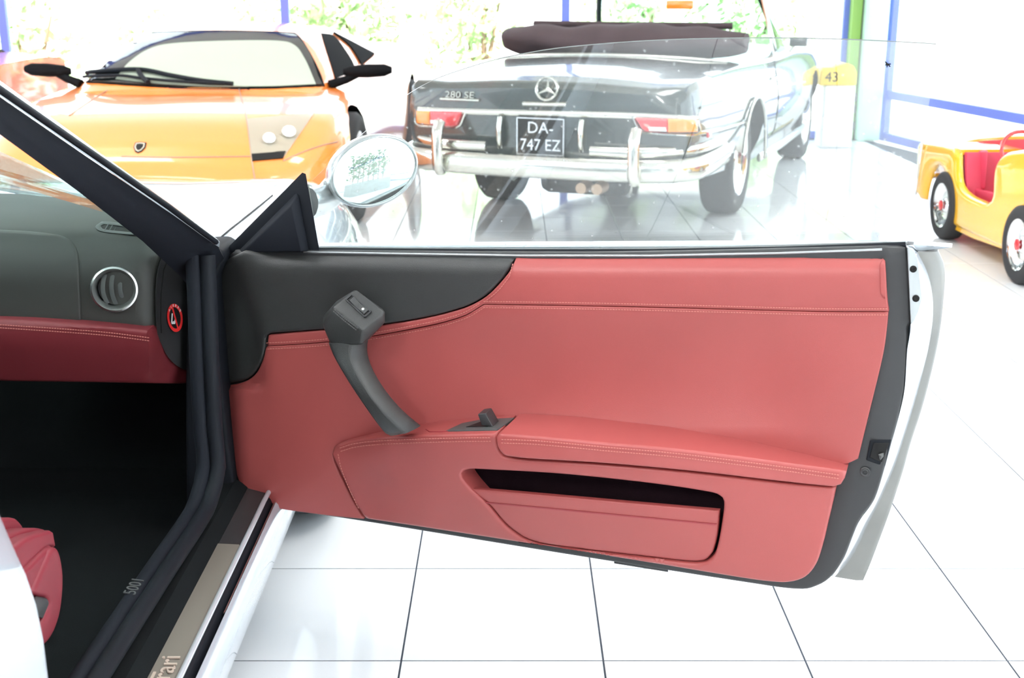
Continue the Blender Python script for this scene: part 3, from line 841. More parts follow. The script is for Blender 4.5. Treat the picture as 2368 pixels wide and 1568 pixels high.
# glass markings: maker's letters and the little horse near the rear edge
def gpt(u, v_, l=.0012): return D(u, v_, g_off(u, v_)) + GN * l
text('glass_marking', 'CR', .011, gpt(808, 563), DT, UP + DN * .42, 'white_print', door, extrude=.0002)
hs = [(2046, 141), (2049, 146), (2047, 151), (2050, 150), (2051, 156), (2054, 150), (2057, 154), (2060, 153), (2057, 149), (2061, 148), (2060, 146), (2055, 146), (2052, 145), (2050, 142)]
q = [gpt(a, b) for a, b in hs]; v = q + [p + GN * .0004 for p in q]; n_ = len(q)
mk('glass_emblem', v, [tuple(range(n_)), tuple(range(2 * n_ - 1, n_ - 1, -1))] + [(i, (i + 1) % n_, n_ + (i + 1) % n_, n_ + i) for i in range(n_)], 'black_print', door, smooth=0)

# mirror triangle at the front corner of the window
tb = [(528, 584, -.03), (531, 568, -.03), (671, 430, -.015), (699, 399, -.008), (707, 402, -.008), (738, 574, -.02), (738, 583, -.02)]
hull('mirror_base', [D(u, v_, o + z) for u, v_, o in tb for z in (0, -.02)], 'rubber', door, bevel=.003)
tr_ = [(552, 580, -.022), (684, 447, -.010), (690, 449, -.010), (674, 474, .012), (696, 582, .014), (714, 580, -.012), (560, 583, -.01)]
hull('mirror_base_cover', [D(*p) for p in tr_] + [D(p[0], p[1], -.03) for p in tr_], 'pillar_trim', door, bevel=.003)
# door mirror outside the glass
MO = -.20
mc = D(866, 396, MO); mr_ = D(966, 372, MO); mu_ = D(846, 326, MO)
mn = (CAM - mc); mn.z = .20; mn.normalize(); mn = (mn + Vector((.28, 0, .0))).normalized()
mx_ = (D(968, 368, MO) - mc); mx_ -= mn * mx_.dot(mn); my_ = mn.cross(mx_).normalized(); ra = mx_.length * 1.13; mx_.normalize()
rb = abs((D(848, 322, MO) - mc).dot(my_)) * .98
def ell(k, h, n=48): return [mc + mx_ * (ra * k * math.cos(2 * math.pi * i / n)) + my_ * (rb * (k if k < 1 else 1 + (k - 1) * 1.25) * math.sin(2 * math.pi * i / n)) + mn * h for i in range(n)]
v, f = sections_vf([ell(1.0, -.002), ell(1.03, .006), ell(1.07, .004), ell(1.10, -.012), ell(1.08, -.045), ell(.95, -.085), ell(.6, -.115), ell(.2, -.125)])
mk('mirror_housing', v, f[:-2] + [f[-1]], 'silver_shade', door, smooth=60)
v, f = sections_vf([ell(1.005, -.004), ell(1.005, .0005), ell(.97, .001)])
mk('mirror_glass', v, f, 'mirror_glass', door, smooth=30, label='oval mirror glass')
ap = [D(712, 470, -.06), D(735, 466, -.12), D(760, 452, -.19), mc - mx_ * ra * .6 - mn * .06]
tube('mirror_arm', smooth_open([tuple(p) for p in ap], .02), .030, 'silver_shade', door, n=14, flat=(.75, 1.1))

# ---------------------------------------------------------------- windscreen pillar, jamb, seals
st_ = [((514, 590), (450, 680), 2.45), ((505, 572), (418, 640), 2.42), ((400, 497), (330, 558), 2.25), ((200, 362), (180, 442), 1.97), ((0, 224), (0, 311), 1.72), ((-160, 112), (-160, 195), 1.53), ((-330, -8), (-330, 70), 1.36)]
secs = []
for a, b, y in st_:
    p, q = on_y(a[0], a[1], y), on_y(b[0], b[1], y + .015)
    m_ = (p + q) / 2
    secs.append([p, p * .75 + q * .25 + Vector((.004, -.014, .004)), m_ + Vector((0, -.018, 0)), p * .25 + q * .75 + Vector((-.002, -.012, 0)), q, q + Vector((-.01, .05, -.01)), p + Vector((-.01, .06, -.02))])
v, f = sections_vf(secs)
pillar = mk('windscreen_pillar', v, f, 'pillar_trim', car, smooth=50)
up = [((503, 553), (507, 572)), ((440, 505), (448, 533)), ((390, 468), (400, 497)), ((200, 331), (200, 360)), ((0, 187), (0, 222)), ((-160, 75), (-160, 110)), ((-330, -45), (-330, -10))]
secs = []
for (a, b), y in zip(up, (2.44, 2.34, 2.27, 1.99, 1.74, 1.55, 1.38)):
    p, q = on_y(a[0], a[1], y + .02), on_y(b[0], b[1], y)
    m_ = (p + q) / 2 + Vector((.006, -.012, .004))
    secs.append([p, m_, q, q + Vector((-.02, .05, -.01)), p + Vector((-.02, .05, -.005))])
v, f = sections_vf(secs)
mk('pillar_skin', v, f, 'silver_paint', pillar, smooth=50)
tube('pillar_seal', [on_y(u, v_, y - .012) for u, v_, y in ((500, 560, 2.40), (435, 512, 2.30), (390, 478, 2.22), (200, 346, 1.95), (0, 207, 1.71), (-160, 95, 1.52))], .0055, 'rubber', pillar, n=8)
# jamb between dashboard and door
jp = [(455, 575), (455, 575), (505, 575), (520, 600), (500, 650), (503, 760), (512, 880), (528, 1020), (540, 1110), (545, 1165), (545, 1165), (470, 1180), (430, 1180), (430, 1180), (430, 800)]
jamb = panel('door_jamb', jp, lambda u, v: 0.0, 10, 'rubber', car, back=-.12, place=lambda u, v, o: on_y(u, v, 2.50 - o), n=Vector((0, -1, 0)), grid=40)
# door-opening seal: pillar foot -> down the jamb -> back along the sill
sp = [on_y(478, 590, 2.40), on_y(483, 700, 2.385), on_y(488, 850, 2.37), on_y(496, 1000, 2.36), on_y(503, 1080, 2.35)]
sp += [Vector((-.603, 2.30, .405)), Vector((-.608, 2.22, .392)), Vector((-.618, 2.0, .388)), Vector((-.628, 1.6, .388)), Vector((-.636, 1.2, .388)), Vector((-.64, .7, .388))]
sp = [tuple(p) for p in sp]
tube('door_seal', smooth_open(sp, .03), .0165, 'rubber', car, n=12)
sp2 = [(p[0] - .026, p[1] - .004, p[2] + .004) for p in sp]
seal2 = tube('inner_seal', smooth_open(sp2, .03), .0150, 'pillar_trim', car, n=12)
# cut numbers moulded into the seal lip
qx = -.650
text('moulded_number', '5001', .030, Vector((qx + .004, on_z(328, 1357, .406).y, .4068)), (0, 1, 0), (-1, 0, .15), 'grey_plastic', seal2, extrude=.0008)

# ---------------------------------------------------------------- sill
def extrude_y(prof, y0, y1, n=2): return sections_vf([[Vector((x, y0 + (y1 - y0) * k / (n - 1), z)) for x, z in prof] for k in range(n)])
v, f = extrude_y([(-.645, .36), (-.600, .362), (-.575, .345), (-.575, .28), (-.645, .28)], .3, 2.52)
sill = mk('sill', v, f, 'carpet', car, smooth=0)
v, f = extrude_y([(-.575, .3460), (-.534, .3440), (-.531, .340), (-.531, .28), (-.575, .28)], .3, on_z(530, 1258, .345).y)
plate = mk('sill_plate', v, f, 'sill_metal', sill, smooth=0)
v, f = extrude_y([(-.575, .3435), (-.531, .338), (-.531, .28), (-.575, .28)], on_z(530, 1258, .345).y, 2.52)
mk('sill_cover', v, f, 'black_plastic', sill, smooth=0)
tube('chrome_strip', [Vector((-.527, y, .341)) for y in (.3, 1.0, 1.6, 2.1, 2.45)] + [Vector((-.524, 2.55, .342))], .0052, 'strip_chrome', sill, n=10, flat=(1.0, 1.0))
v, f = extrude_y([(-.531, .335), (-.522, .325), (-.517, .312), (-.513, .318), (-.510, .316), (-.510, .27), (-.531, .27)], .3, 2.62)
mk('sill_gutter', v, f, 'rubber', sill, smooth=0)
v, f = extrude_y([(-.5105, .321), (-.505, .316), (-.500, .300), (-.497, .265), (-.503, .22), (-.53, .17), (-.62, .155), (-.62, .27), (-.5105, .27)], .3, 2.85)
mk('rocker_panel', v, f, 'silver_paint', sill, smooth=40)
tube('gutter_wire', [Vector((-.5135, y, .3195)) for y in (2.0, 2.3, 2.6)], .0016, 'satin_chrome', sill, n=6)
# raised lettering on the sill plate, running forward
ty = on_z(368, 1540, .346).y
V, Fs = text_vf('Ferrari', .046, .0012, 'RIGHT', 1.12)
Rt = frame_rot((0, 1, 0), (-1, 0, 0)); org = Vector((-.5525, ty + .03, .3468))
mk('plate_lettering', [org + Rt @ p for p in V], Fs, 'letter_metal', sill, smooth=0, recalc=False)
box('plate_lettering_bar', (-.5725 + .005, ty - .10, .3468), (.0045, .16, .002), 'letter_metal', sill)

# ---------------------------------------------------------------- dashboard
DY = 2.42; DNY = Vector((0, -1, 0))
def Y(u, v, o): return on_y(u, v, DY - o)
def o_dash(u, v):
    return interp(v, [430, 455, 480, 510, 545, 590, 640, 760], [-.34, -.30, -.20, -.11, -.045, -.012, 0, .004]) - .0007 * max(0, u - 335)
dash_pts = [(-250, 452), (-250, 452), (0, 456), (80, 463), (150, 467), (215, 465), (260, 462), (320, 480), (380, 520), (420, 560), (420, 560), (385, 575), (366, 620), (360, 680), (360, 770), (360, 770), (250, 758), (100, 743), (0, 737), (-250, 728), (-250, 728)]
dash = panel('dashboard', dash_pts, o_dash, 10, 'dash_soft', car, back=lambda u, v: o_dash(u, v) - .05, place=Y, n=DNY, grid=18, mpp=1 / 1150)
panel('glovebox_lid', [(-250, 524), (-250, 524), (0, 533), (90, 539), (145, 549), (170, 567), (180, 600), (184, 670), (187, 748), (187, 748), (100, 741), (0, 735), (-250, 727), (-250, 727)], lambda u, v: o_dash(u, v) + .005, 6, 'dash_soft', dash, back=lambda u, v: o_dash(u, v) - .01, place=Y, n=DNY, grid=18)
def o_red(u, v): return interp(v, [725, 740, 758, 800, 890], [.010, .030, .038, .026, -.030]) - .0014 * max(0, u - 340)
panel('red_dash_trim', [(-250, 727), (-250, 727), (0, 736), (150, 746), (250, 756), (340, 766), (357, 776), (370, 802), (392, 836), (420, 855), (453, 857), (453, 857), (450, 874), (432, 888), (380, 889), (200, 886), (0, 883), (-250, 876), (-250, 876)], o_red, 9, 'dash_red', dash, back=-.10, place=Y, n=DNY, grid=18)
stitches('stitching', [[(-60, 748), (0, 751), (150, 761), (250, 769), (345, 781)], [(-60, 755), (0, 758), (150, 768), (250, 776), (345, 788)]], 'stitch', dash, lambda u, v: o_red(u, v) + .0004, place=Y, n=DNY, gap=6, ln=4)
def o_cap(u, v): return -.004 - .0016 * max(0, u - 360)
cap = panel('dash_end_cap', [(362, 770), (358, 700), (362, 630), (378, 586), (398, 574), (418, 592), (438, 640), (450, 700), (455, 780), (453, 850), (435, 858), (412, 850), (388, 828), (371, 795)], o_cap, 6, 'black_plastic', dash, back=lambda u, v: o_cap(u, v) - .05, place=Y, n=DNY, grid=14)
tube('cap_joint', [Y(u, v_, o_cap(u, v_) + .001) for u, v_ in ((393, 588), (378, 625), (372, 680), (371, 740), (373, 770))], .0013, 'black_print', dash, n=6)
# airbag sticker: red ring with bar, small seat drawing and lettering
e0, ex_, ey_ = Y(402, 735, o_cap(402, 735)), Y(412, 735, o_cap(412, 735)) - Y(392, 735, o_cap(392, 735)), Vector((0, 0, 1))
en = ex_.cross(ey_).normalized(); en = en if en.dot(DNY) > 0 else -en
e0 = e0 + en * .0022; ex_ = ex_.normalized(); rs = (Y(402, 703, o_cap(402, 703)) - Y(402, 768, o_cap(402, 768))).length / 2
def disc(r0, r1, h, n=40): return sections_vf([[e0 + (ex_ * math.cos(2 * math.pi * k / n) + ey_ * math.sin(2 * math.pi * k / n)) * r_ + en * h_ for k in range(n)] for r_, h_ in ((r0, 0), (r0, h), (r1, h), (r1, 0))])
mk('airbag_sticker', *disc(rs, .01 * rs, .0004), 'black_print', dash, smooth=0)
mk('sticker_ring', *disc(rs, rs * .76, .0010), 'red_print', dash, smooth=0)
Re = frame_rot(ex_, ey_)
v, f = box_vf(e0 + en * .0009, (rs * .16, rs * 1.7, .0006), Re @ Matrix.Rotation(math.radians(32), 3, 'Z')); mk('sticker_bar', v, f, 'red_print', dash, smooth=0)
v, f = joinmesh([box_vf(e0 + Re @ Vector((x * rs, y * rs, .0006)), (w * rs, h * rs, .0004), Re) for x, y, w, h in ((-.40, -.02, .13, .66), (-.18, -.36, .45, .12), (.02, -.22, .10, .3), (-.12, -.26, .3, .06))])
mk('sticker_drawing', v, f, 'white_print', dash, smooth=0)
parts = []
for k, ch in enumerate('AIRBAG'):
    a = math.radians(90 + 52 - k * 21); V, Fs = text_vf(ch, rs * .24, .0002)
    Rk = Re @ Matrix.Rotation(a - math.pi / 2, 3, 'Z'); oo = e0 + (ex_ * math.cos(a) + ey_ * math.sin(a)) * rs * .88 + en * .0014
    parts.append(([oo + Rk @ p for p in V], Fs))
v, f = joinmesh(parts); mk('sticker_lettering', v, f, 'white_print', dash, smooth=0, recalc=False)
# round air vent
vc = Y(265, 668, .004); va = (DNY + Vector((.22, 0, .10))).normalized()
vr = .0455
mk('vent_ring', *lathe_vf([(vr * .98, -.015), (vr * 1.03, .004), (vr * 1.0, .010), (vr * .92, .0115), (vr * .80, .004), (vr * .73, -.006), (vr * .71, -.016)], vc, va, 48), 'satin_chrome', dash, smooth=40)
mk('vent_bowl', *lathe_vf([(vr * .72, -.004), (vr * .70, -.045), (0, -.05)], vc, va, 32), 'matt_black', dash)
xa = va.cross(UP).normalized() * -1; ya = va.cross(xa).normalized(); ya = ya if ya.z > 0 else -ya
for k in (-1, 0, 1):
    h = vr * .70 * math.sqrt(1 - (k * .42) ** 2)
    p = [vc + xa * (k * vr * .36 + .006 * (1 - t * t) * (-1)) + ya * h * t + va * (.0 - .006 * t * t) for t in np.linspace(-1, 1, 9)]
    tube('vent_fin', p, .0022, 'grey_plastic', dash, n=8, flat=(.6, 2.2))
for k in (-1, 0, 1):
    h = vr * .70 * math.sqrt(1 - (k * .5) ** 2)
    v, f = box_vf(vc + ya * (k * vr * .40) - va * .016, (2 * h, .012, .0016), frame_rot(xa, va + ya * .5)); mk('vent_slat', v, f, 'black_plastic', dash, smooth=0)
# side demister grille
sq_ = [(219, 525), (228, 517), (240, 514), (290, 520), (318, 526), (326, 534), (318, 542), (300, 543), (240, 537), (225, 532)]
def lift(h): return lambda u, v: o_dash(u, v) + h
panel('demister_frame', sq_, lift(.004), 3, 'grey_plastic', dash, back=lambda u, v: o_dash(u, v) - .01, place=Y, n=DNY, grid=10, step=5, holes=[[(231, 523), (240, 519), (290, 525), (312, 530), (316, 535), (305, 538), (245, 532), (234, 528)]])
panel('demister_well', [(228, 521), (240, 517), (290, 523), (316, 529), (318, 537), (305, 540), (245, 534), (232, 530)], lift(.0015), 0, 'black_print', dash, back=lambda u, v: o_dash(u, v) - .01, place=Y, n=DNY, grid=30)
for k in range(7):
    u = 242 + k * 10.5; tube('demister_slat', [Y(u, 533 + k * .8, o_dash(u, 533) + .0025), Y(u + 8, 520 + k * 1.0, o_dash(u + 8, 520) + .0025)], .0012, 'grey_plastic', dash, n=6)

# ---------------------------------------------------------------- footwell, seat
v, f = joinmesh([box_vf((-1.30, 1.6, .20), (1.42, 2.8, .04), None), box_vf((-1.30, 2.96, .50), (1.42, .04, .64), None), box_vf((-.640, 2.75, .55), (.02, .50, .55), None),
                 box_vf((-2.00, 1.7, .45), (.04, 2.6, .5), None)])
foot = mk('footwell', v, f, 'carpet', car, smooth=0)
v, f = box_vf((-.95, 2.15, .232), (.52, 1.1, .012)); mk('floor_mat', v, f, 'carpet', foot, smooth=0, bevel=.004)
seat = mk('seat', *xform(half_loft([(0.0, [(0, .30), (.20, .30), (.245, .34), (.25, .42), (.22, .47), (.14, .475), (0, .47)]), (.06, [(0, .25), (.23, .25), (.275, .32), (.28, .44), (.25, .505), (.15, .50), (0, .49)]),
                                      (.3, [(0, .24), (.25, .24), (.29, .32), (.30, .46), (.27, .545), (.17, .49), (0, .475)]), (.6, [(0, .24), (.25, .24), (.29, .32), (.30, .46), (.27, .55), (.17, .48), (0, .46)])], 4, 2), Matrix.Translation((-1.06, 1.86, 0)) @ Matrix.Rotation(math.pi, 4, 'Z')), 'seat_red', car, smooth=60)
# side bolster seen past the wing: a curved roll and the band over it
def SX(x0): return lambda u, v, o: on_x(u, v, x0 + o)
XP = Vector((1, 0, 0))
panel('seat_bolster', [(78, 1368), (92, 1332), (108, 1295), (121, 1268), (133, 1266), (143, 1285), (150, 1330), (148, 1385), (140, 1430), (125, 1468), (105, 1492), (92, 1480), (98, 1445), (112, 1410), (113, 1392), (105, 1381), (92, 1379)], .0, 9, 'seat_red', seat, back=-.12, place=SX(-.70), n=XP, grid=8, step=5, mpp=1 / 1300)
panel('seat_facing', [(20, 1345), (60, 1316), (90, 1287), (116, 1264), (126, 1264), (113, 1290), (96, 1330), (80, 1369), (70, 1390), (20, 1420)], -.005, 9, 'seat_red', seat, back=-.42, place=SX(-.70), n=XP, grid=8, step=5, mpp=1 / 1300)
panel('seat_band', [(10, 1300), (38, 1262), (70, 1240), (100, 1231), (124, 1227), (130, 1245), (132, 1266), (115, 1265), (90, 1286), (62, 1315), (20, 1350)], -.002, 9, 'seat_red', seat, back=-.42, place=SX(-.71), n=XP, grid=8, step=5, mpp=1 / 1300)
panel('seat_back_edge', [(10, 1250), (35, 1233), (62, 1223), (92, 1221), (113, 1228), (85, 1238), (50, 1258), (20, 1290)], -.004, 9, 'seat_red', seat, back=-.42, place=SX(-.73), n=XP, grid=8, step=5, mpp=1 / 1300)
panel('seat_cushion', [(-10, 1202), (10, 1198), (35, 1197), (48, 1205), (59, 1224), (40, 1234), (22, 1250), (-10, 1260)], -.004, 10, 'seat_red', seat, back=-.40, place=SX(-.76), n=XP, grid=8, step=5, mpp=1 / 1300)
hull('recline_lever', [on_x(u, v_, x) for x in (-.70, -.74) for u, v_ in ((80, 1378), (108, 1383), (114, 1394), (98, 1432), (82, 1425))], 'black_plastic', seat, bevel=.003)

# ---------------------------------------------------------------- rear wing beside the camera
fe = [on_x(u, v_, -.52) for u, v_ in ((0, 1192), (30, 1262), (60, 1328), (84, 1398), (101, 1480), (112, 1568))]
FE = [(p.y, p.z) for p in fe]
dy, dz = FE[-1][0] - FE[-2][0], FE[-1][1] - FE[-2][1]
FE = [(FE[0][0] - .055, FE[0][1] + .13), (FE[0][0] - .025, FE[0][1] + .06)] + FE + [(FE[-1][0] + dy * 1.0, FE[-1][1] - .10), (FE[-1][0] + .03, .40), (FE[-1][0] - .0, .30), (FE[-1][0] - .06, .24)]
FE = [tuple(p) for p in smooth_open(FE, .03)]
secs = []
y0_, z0_ = FE[0]
wst_ = [(y0_ - .10, z0_ + .035, -.30), (y0_ - .06, z0_ + .030, -.16), (y0_ - .03, z0_ + .022, -.08), (y0_ - .012, z0_ + .012, -.03)] + [(y, z, 0.0) for y, z in FE]
for y, z, dx in wst_:
    ring = [(-.524, .001), (-.520, .001), (-.516, .02), (-.511, .08), (-.500, .25), (-.495, .5), (-.50, .9), (-.58, .9), (-.58, .25), (-.595, .05), (-.60, .03), (-.530, .006)]
    secs.append([Vector((x + dx, y - b, z)) for x, b in ring])
v, f = sections_vf(secs)
mk('rear_wing', v, f, 'silver_paint', car, smooth=60)
# unseen roof, far flank and bulkhead, added to keep the cabin dark
v, f = sections_vf([[Vector((x, y, z + zz)) for x, z in ((-2.12, 1.10), (-2.0, 1.22), (-1.7, 1.285), (-1.4, 1.30), (-1.1, 1.285), (-.80, 1.235), (-.80, 1.215), (-1.1, 1.26), (-1.4, 1.275), (-1.7, 1.26), (-2.0, 1.19), (-2.1, 1.10))] for y, zz in ((-.3, -.10), (.3, -.02), (.9, .0), (1.5, -.01))])
mk('unseen_shade_roof', v, f, 'silver_paint', car, smooth=50)
v, f = joinmesh([box_vf((-2.36, 1.5, .55), (.06, 4.0, .62)), box_vf((-2.22, .9, 1.0), (.05, 1.9, .42)), box_vf((-1.45, .0, .7), (1.7, .05, 1.1))])
mk('cabin_shade_shell', v, f, 'carpet', car, smooth=0)

# ---------------------------------------------------------------- bonnet, front wings, windscreen
CX = -1.43
def own(yy, pts): return (yy, [(x, z) for x, z in pts])
fst = [own(2.60, [(0, .34), (.74, .34), (.80, .38), (.83, .52), (.83, .64), (.80, .72), (.74, .77), (.50, .80), (0, .81)]),
       own(2.69, [(0, .30), (.80, .30), (.87, .38), (.905, .55), (.90, .72), (.86, .82), (.78, .865), (.50, .885), (0, .90)]),
       own(2.88, [(0, .25), (.82, .25), (.90, .36), (.935, .55), (.93, .72), (.88, .83), (.79, .872), (.50, .885), (0, .90)]),
       own(3.15, [(0, .22), (.84, .22), (.94, .34), (.985, .55), (.975, .72), (.91, .835), (.80, .875), (.50, .875), (0, .89)]),
       own(3.55, [(0, .20), (.84, .20), (.95, .34), (.99, .55), (.975, .71), (.90, .815), (.78, .855), (.50, .85), (0, .86)]),
       own(4.0, [(0, .20), (.82, .20), (.92, .34), (.95, .52), (.92, .66), (.84, .755), (.72, .79), (.46, .785), (0, .79)]),
       own(4.35, [(0, .20), (.74, .20), (.82, .34), (.84, .48), (.80, .58), (.72, .65), (.60, .68), (.40, .68), (0, .68)]),
       own(4.62, [(0, .22), (.50, .22), (.56, .32), (.57, .40), (.54, .46), (.48, .50), (.40, .52), (.25, .53), (0, .53)])]
v, f = half_loft(fst, 4, 2)
fbody = mk('front_body', [Vector((p.x + CX, p.y, p.z)) for p in v], f, None, car, mats=['silver_paint', 'carpet'], smooth=38)
def cyl_vf(c, ax, r, h, n=40): return lathe_vf([(0, -h / 2), (r, -h / 2), (r, h / 2), (0, h / 2)], c, ax, n)
WC = Vector((CX + .86, 3.22, .33))
boolean_cut(fbody, [sections_vf([[WC + Vector((sx, math.cos(a) * .37, math.sin(a) * .37)) for a in np.linspace(0, 2 * math.pi, 40, endpoint=False)] for sx in (-.22, .4)]), box_vf((-1.43, 2.6, .48), (1.56, .80, .66))])
wheel(car, WC - Vector((.02, 0, 0)), (1, 0, 0), .33, .24)
ob = bvh_of([fbody])
pth = surf_path(ob, [(503, 556), (540, 525), (590, 485), (630, 452)], .0006)
if len(pth) > 2: tube('bonnet_joint', pth, .0022, 'black_print', car, n=6)
wb_ = [(-.66, 2.50, .90), (-.90, 2.73, .93), (-1.43, 2.95, .94), (-2.0, 2.73, .93)]
wt_ = [(-.80, 1.58, 1.26), (-1.0, 1.51, 1.285), (-1.43, 1.47, 1.30), (-2.05, 1.58, 1.26)]
v = [Vector(p) for p in wb_ + wt_]; v += [p + Vector((0, .004, .004)) for p in v]
Fs = [(i, i + 1, i + 5, i + 4) for i in range(3)]; Fs += [tuple(i + 8 for i in reversed(q)) for q in Fs]
bd = [0, 1, 2, 3, 7, 6, 5, 4]; Fs += [(a, b, b + 8, a + 8) for a, b in zip(bd, bd[1:] + bd[:1])]
mk('windscreen', v, Fs, 'car_glass', car, smooth=0)

# ============================================================ orange mid-engined sports car
LA = math.radians(182.0)
Lloc = Vector((-1.96, 6.534, 0))
LM = Matrix.Translation(Lloc) @ Matrix.Rotation(-LA + math.pi, 4, 'Z')       # local +y runs from nose to tail
lam = thing('orange_sports_car', 'orange wedge-shaped supercar facing the window glass behind the open door', 'car', tuple(Lloc))
lst = [(0.0, [(0, .13), (.40, .13), (.46, .16), (.50, .26), (.50, .34), (.46, .385), (.35, .40), (.2, .405), (0, .41)]),
       (.05, [(0, .11), (.58, .11), (.66, .15), (.70, .27), (.70, .38), (.65, .43), (.5, .47), (.25, .49), (0, .495)]),
       (.15, [(0, .10), (.74, .10), (.83, .15), (.87, .28), (.86, .42), (.80, .49), (.6, .545), (.3, .565), (0, .57)]),
       (.35, [(0, .10), (.82, .10), (.92, .15), (.96, .30), (.95, .48), (.88, .58), (.66, .635), (.33, .655), (0, .66)]),
       (.55, [(0, .10), (.86, .10), (.96, .15), (1.0, .32), (.99, .53), (.91, .655), (.7, .69), (.35, .705), (0, .71)]),
       (.95, [(0, .10), (.86, .10), (.97, .15), (1.02, .34), (1.01, .58), (.94, .715), (.76, .735), (.4, .745), (0, .75)]),
       (1.25, [(0, .10), (.86, .10), (.96, .15), (1.01, .34), (1.0, .60), (.94, .73), (.80, .765), (.45, .78), (0, .785)]),
       (1.8, [(0, .10), (.86, .10), (.95, .15), (.99, .34), (.98, .60), (.94, .74), (.86, .80), (.5, .85), (0, .86)]),
       (2.6, [(0, .10), (.88, .10), (.98, .16), (1.02, .36), (1.02, .62), (1.0, .77), (.9, .86), (.5, .92), (0, .93)]),
       (3.3, [(0, .12), (.9, .12), (1.0, .18), (1.03, .38), (1.03, .64), (1.02, .82), (.93, .92), (.5, .96), (0, .97)]),
       (4.0, [(0, .16), (.9, .16), (.99, .22), (1.02, .40), (1.02, .64), (1.0, .83), (.9, .92), (.5, .94), (0, .95)]),
       (4.5, [(0, .25), (.8, .25), (.88, .30), (.93, .45), (.93, .64), (.92, .80), (.85, .87), (.5, .88), (0, .89)])]
v, f = xform(half_loft(lst, 4, 2), LM)
lbody = mk('body', v, f, None, lam, mats=['orange_paint', 'black_print'], smooth=40)
def arch(M, x, y, z, r, x0=.62, x1=1.2): 
    s_ = 1 if x > 0 else -1
    return sections_vf([[M @ Vector((s_ * xx, y + math.cos(a) * r, z + math.sin(a) * r)) for a in np.linspace(0, 2 * math.pi, 36, endpoint=False)] for xx in (x0, x1)])
boolean_cut(lbody, [arch(LM, s_, y, .33, .37) for s_ in (1, -1) for y in (1.02, 3.68)])
gst = [(1.12, [(0, .60), (.5, .60), (.72, .62), (.735, .72), (.72, .755), (.5, .775), (.25, .785), (0, .79)]),
       (1.5, [(0, .60), (.55, .60), (.80, .62), (.80, .78), (.71, .88), (.48, .94), (.25, .955), (0, .96)]),
       (1.95, [(0, .60), (.58, .60), (.84, .64), (.83, .80), (.62, 1.03), (.44, 1.075), (.25, 1.095), (0, 1.10)]),
       (2.3, [(0, .60), (.58, .60), (.85, .66), (.84, .82), (.59, 1.07), (.42, 1.11), (.25, 1.128), (0, 1.135)]),
       (2.9, [(0, .60), (.58, .60), (.86, .70), (.85, .86), (.60, 1.06), (.42, 1.09), (.25, 1.105), (0, 1.11)]),
       (3.5, [(0, .60), (.58, .60), (.84, .74), (.83, .90), (.62, .99), (.42, 1.01), (.25, 1.02), (0, 1.02)]),
       (4.2, [(0, .60), (.5, .60), (.7, .76), (.7, .86), (.6, .90), (.4, .915), (.2, .92), (0, .92)])]
v, f = xform(half_loft(gst, 4, 2), LM)
lcab = mk('cabin', v, f, 'orange_paint', lam, smooth=40)
lb = bvh_of([lbody, lcab])
# windscreen: dark border, pale panel painting the bright reflection, glass over it
surf_panel('windscreen_border', lb, [(182, 190), (182, 190), (225, 150), (280, 110), (325, 82), (345, 76), (500, 72), (660, 76), (690, 84), (715, 120), (738, 165), (750, 200), (750, 200), (600, 206), (400, 204)], .006, 'matt_black', lam, grid=14)
surf_panel('screen_reflection', lb, [(268, 185), (268, 185), (300, 146), (345, 116), (400, 103), (520, 97), (640, 97), (682, 108), (706, 142), (730, 197), (730, 197), (600, 202), (400, 198)], .009, 'reflection_cream', lam, grid=14)
surf_panel('windscreen', lb, [(192, 190), (192, 190), (235, 150), (285, 114), (335, 84), (500, 78), (662, 82), (690, 92), (714, 125), (742, 199), (742, 199), (600, 204), (400, 202)], .016, 'car_glass', lam, grid=14)
# headlamp
hl = [(571, 276), (571, 276), (727, 262), (727, 262), (655, 366), (655, 366), (584, 372), (584, 372)]
surf_panel('headlamp', lb, hl, .004, 'lamp_housing', lam, grid=10)
surf_panel('headlamp_base', lb, [(582, 358), (582, 358), (660, 352), (660, 352), (655, 367), (655, 367), (584, 373), (584, 373)], .010, 'black_print', lam, grid=8, step=5)
for (u, v_), r_ in (((622, 327), .034), ((668, 312), .038)):
    q = hit(lb, u, v_)
    if q: mk('headlamp_lens', *lathe_vf([(r_, 0), (r_, .012), (r_ * .85, .016), (r_ * .7, .010), (0, .008)], q[0] + q[1] * .016, q[1] * .7 + (CAM - q[0]).normalized() * .3, 28), 'alloy', lam)
for pth in ([(553, 206), (560, 235), (570, 272), (583, 374), (590, 420)], [(280, 362), (400, 364), (583, 362)], [(655, 372), (700, 352), (740, 338), (780, 328)], [(250, 208), (200, 240), (160, 268)]):
    q = surf_path(lb, pth, .001)
    if len(q) > 2: tube('panel_joint', q, .004, 'brown_pipe', lam, n=6)
# shield emblem on the nose
q = hit(lb, 323, 342)
if q:
    yd = (UP - q[1] * UP.dot(q[1])).normalized(); xd = yd.cross(q[1]).normalized()
    sh = [(-.03, .035), (0, .04), (.03, .035), (.032, .0), (.018, -.03), (0, -.042), (-.018, -.03), (-.032, .0)]
    for k, (s_, m_, h_) in enumerate(((1, 'black_print', .006), (.8, 'lamp_housing', .008), (.62, 'black_print', .009))):
        pts_ = [q[0] + xd * (x * s_) + yd * (z * s_) for x, z in sh]; n_ = 8
        mk('shield_emblem', [p + q[1] * h_ for p in pts_] + [p - q[1] * .01 for p in pts_], [tuple(range(8)), tuple(range(15, 7, -1))] + [(i, (i + 1) % 8, 8 + (i + 1) % 8, 8 + i) for i in range(8)], m_, lam, smooth=0)
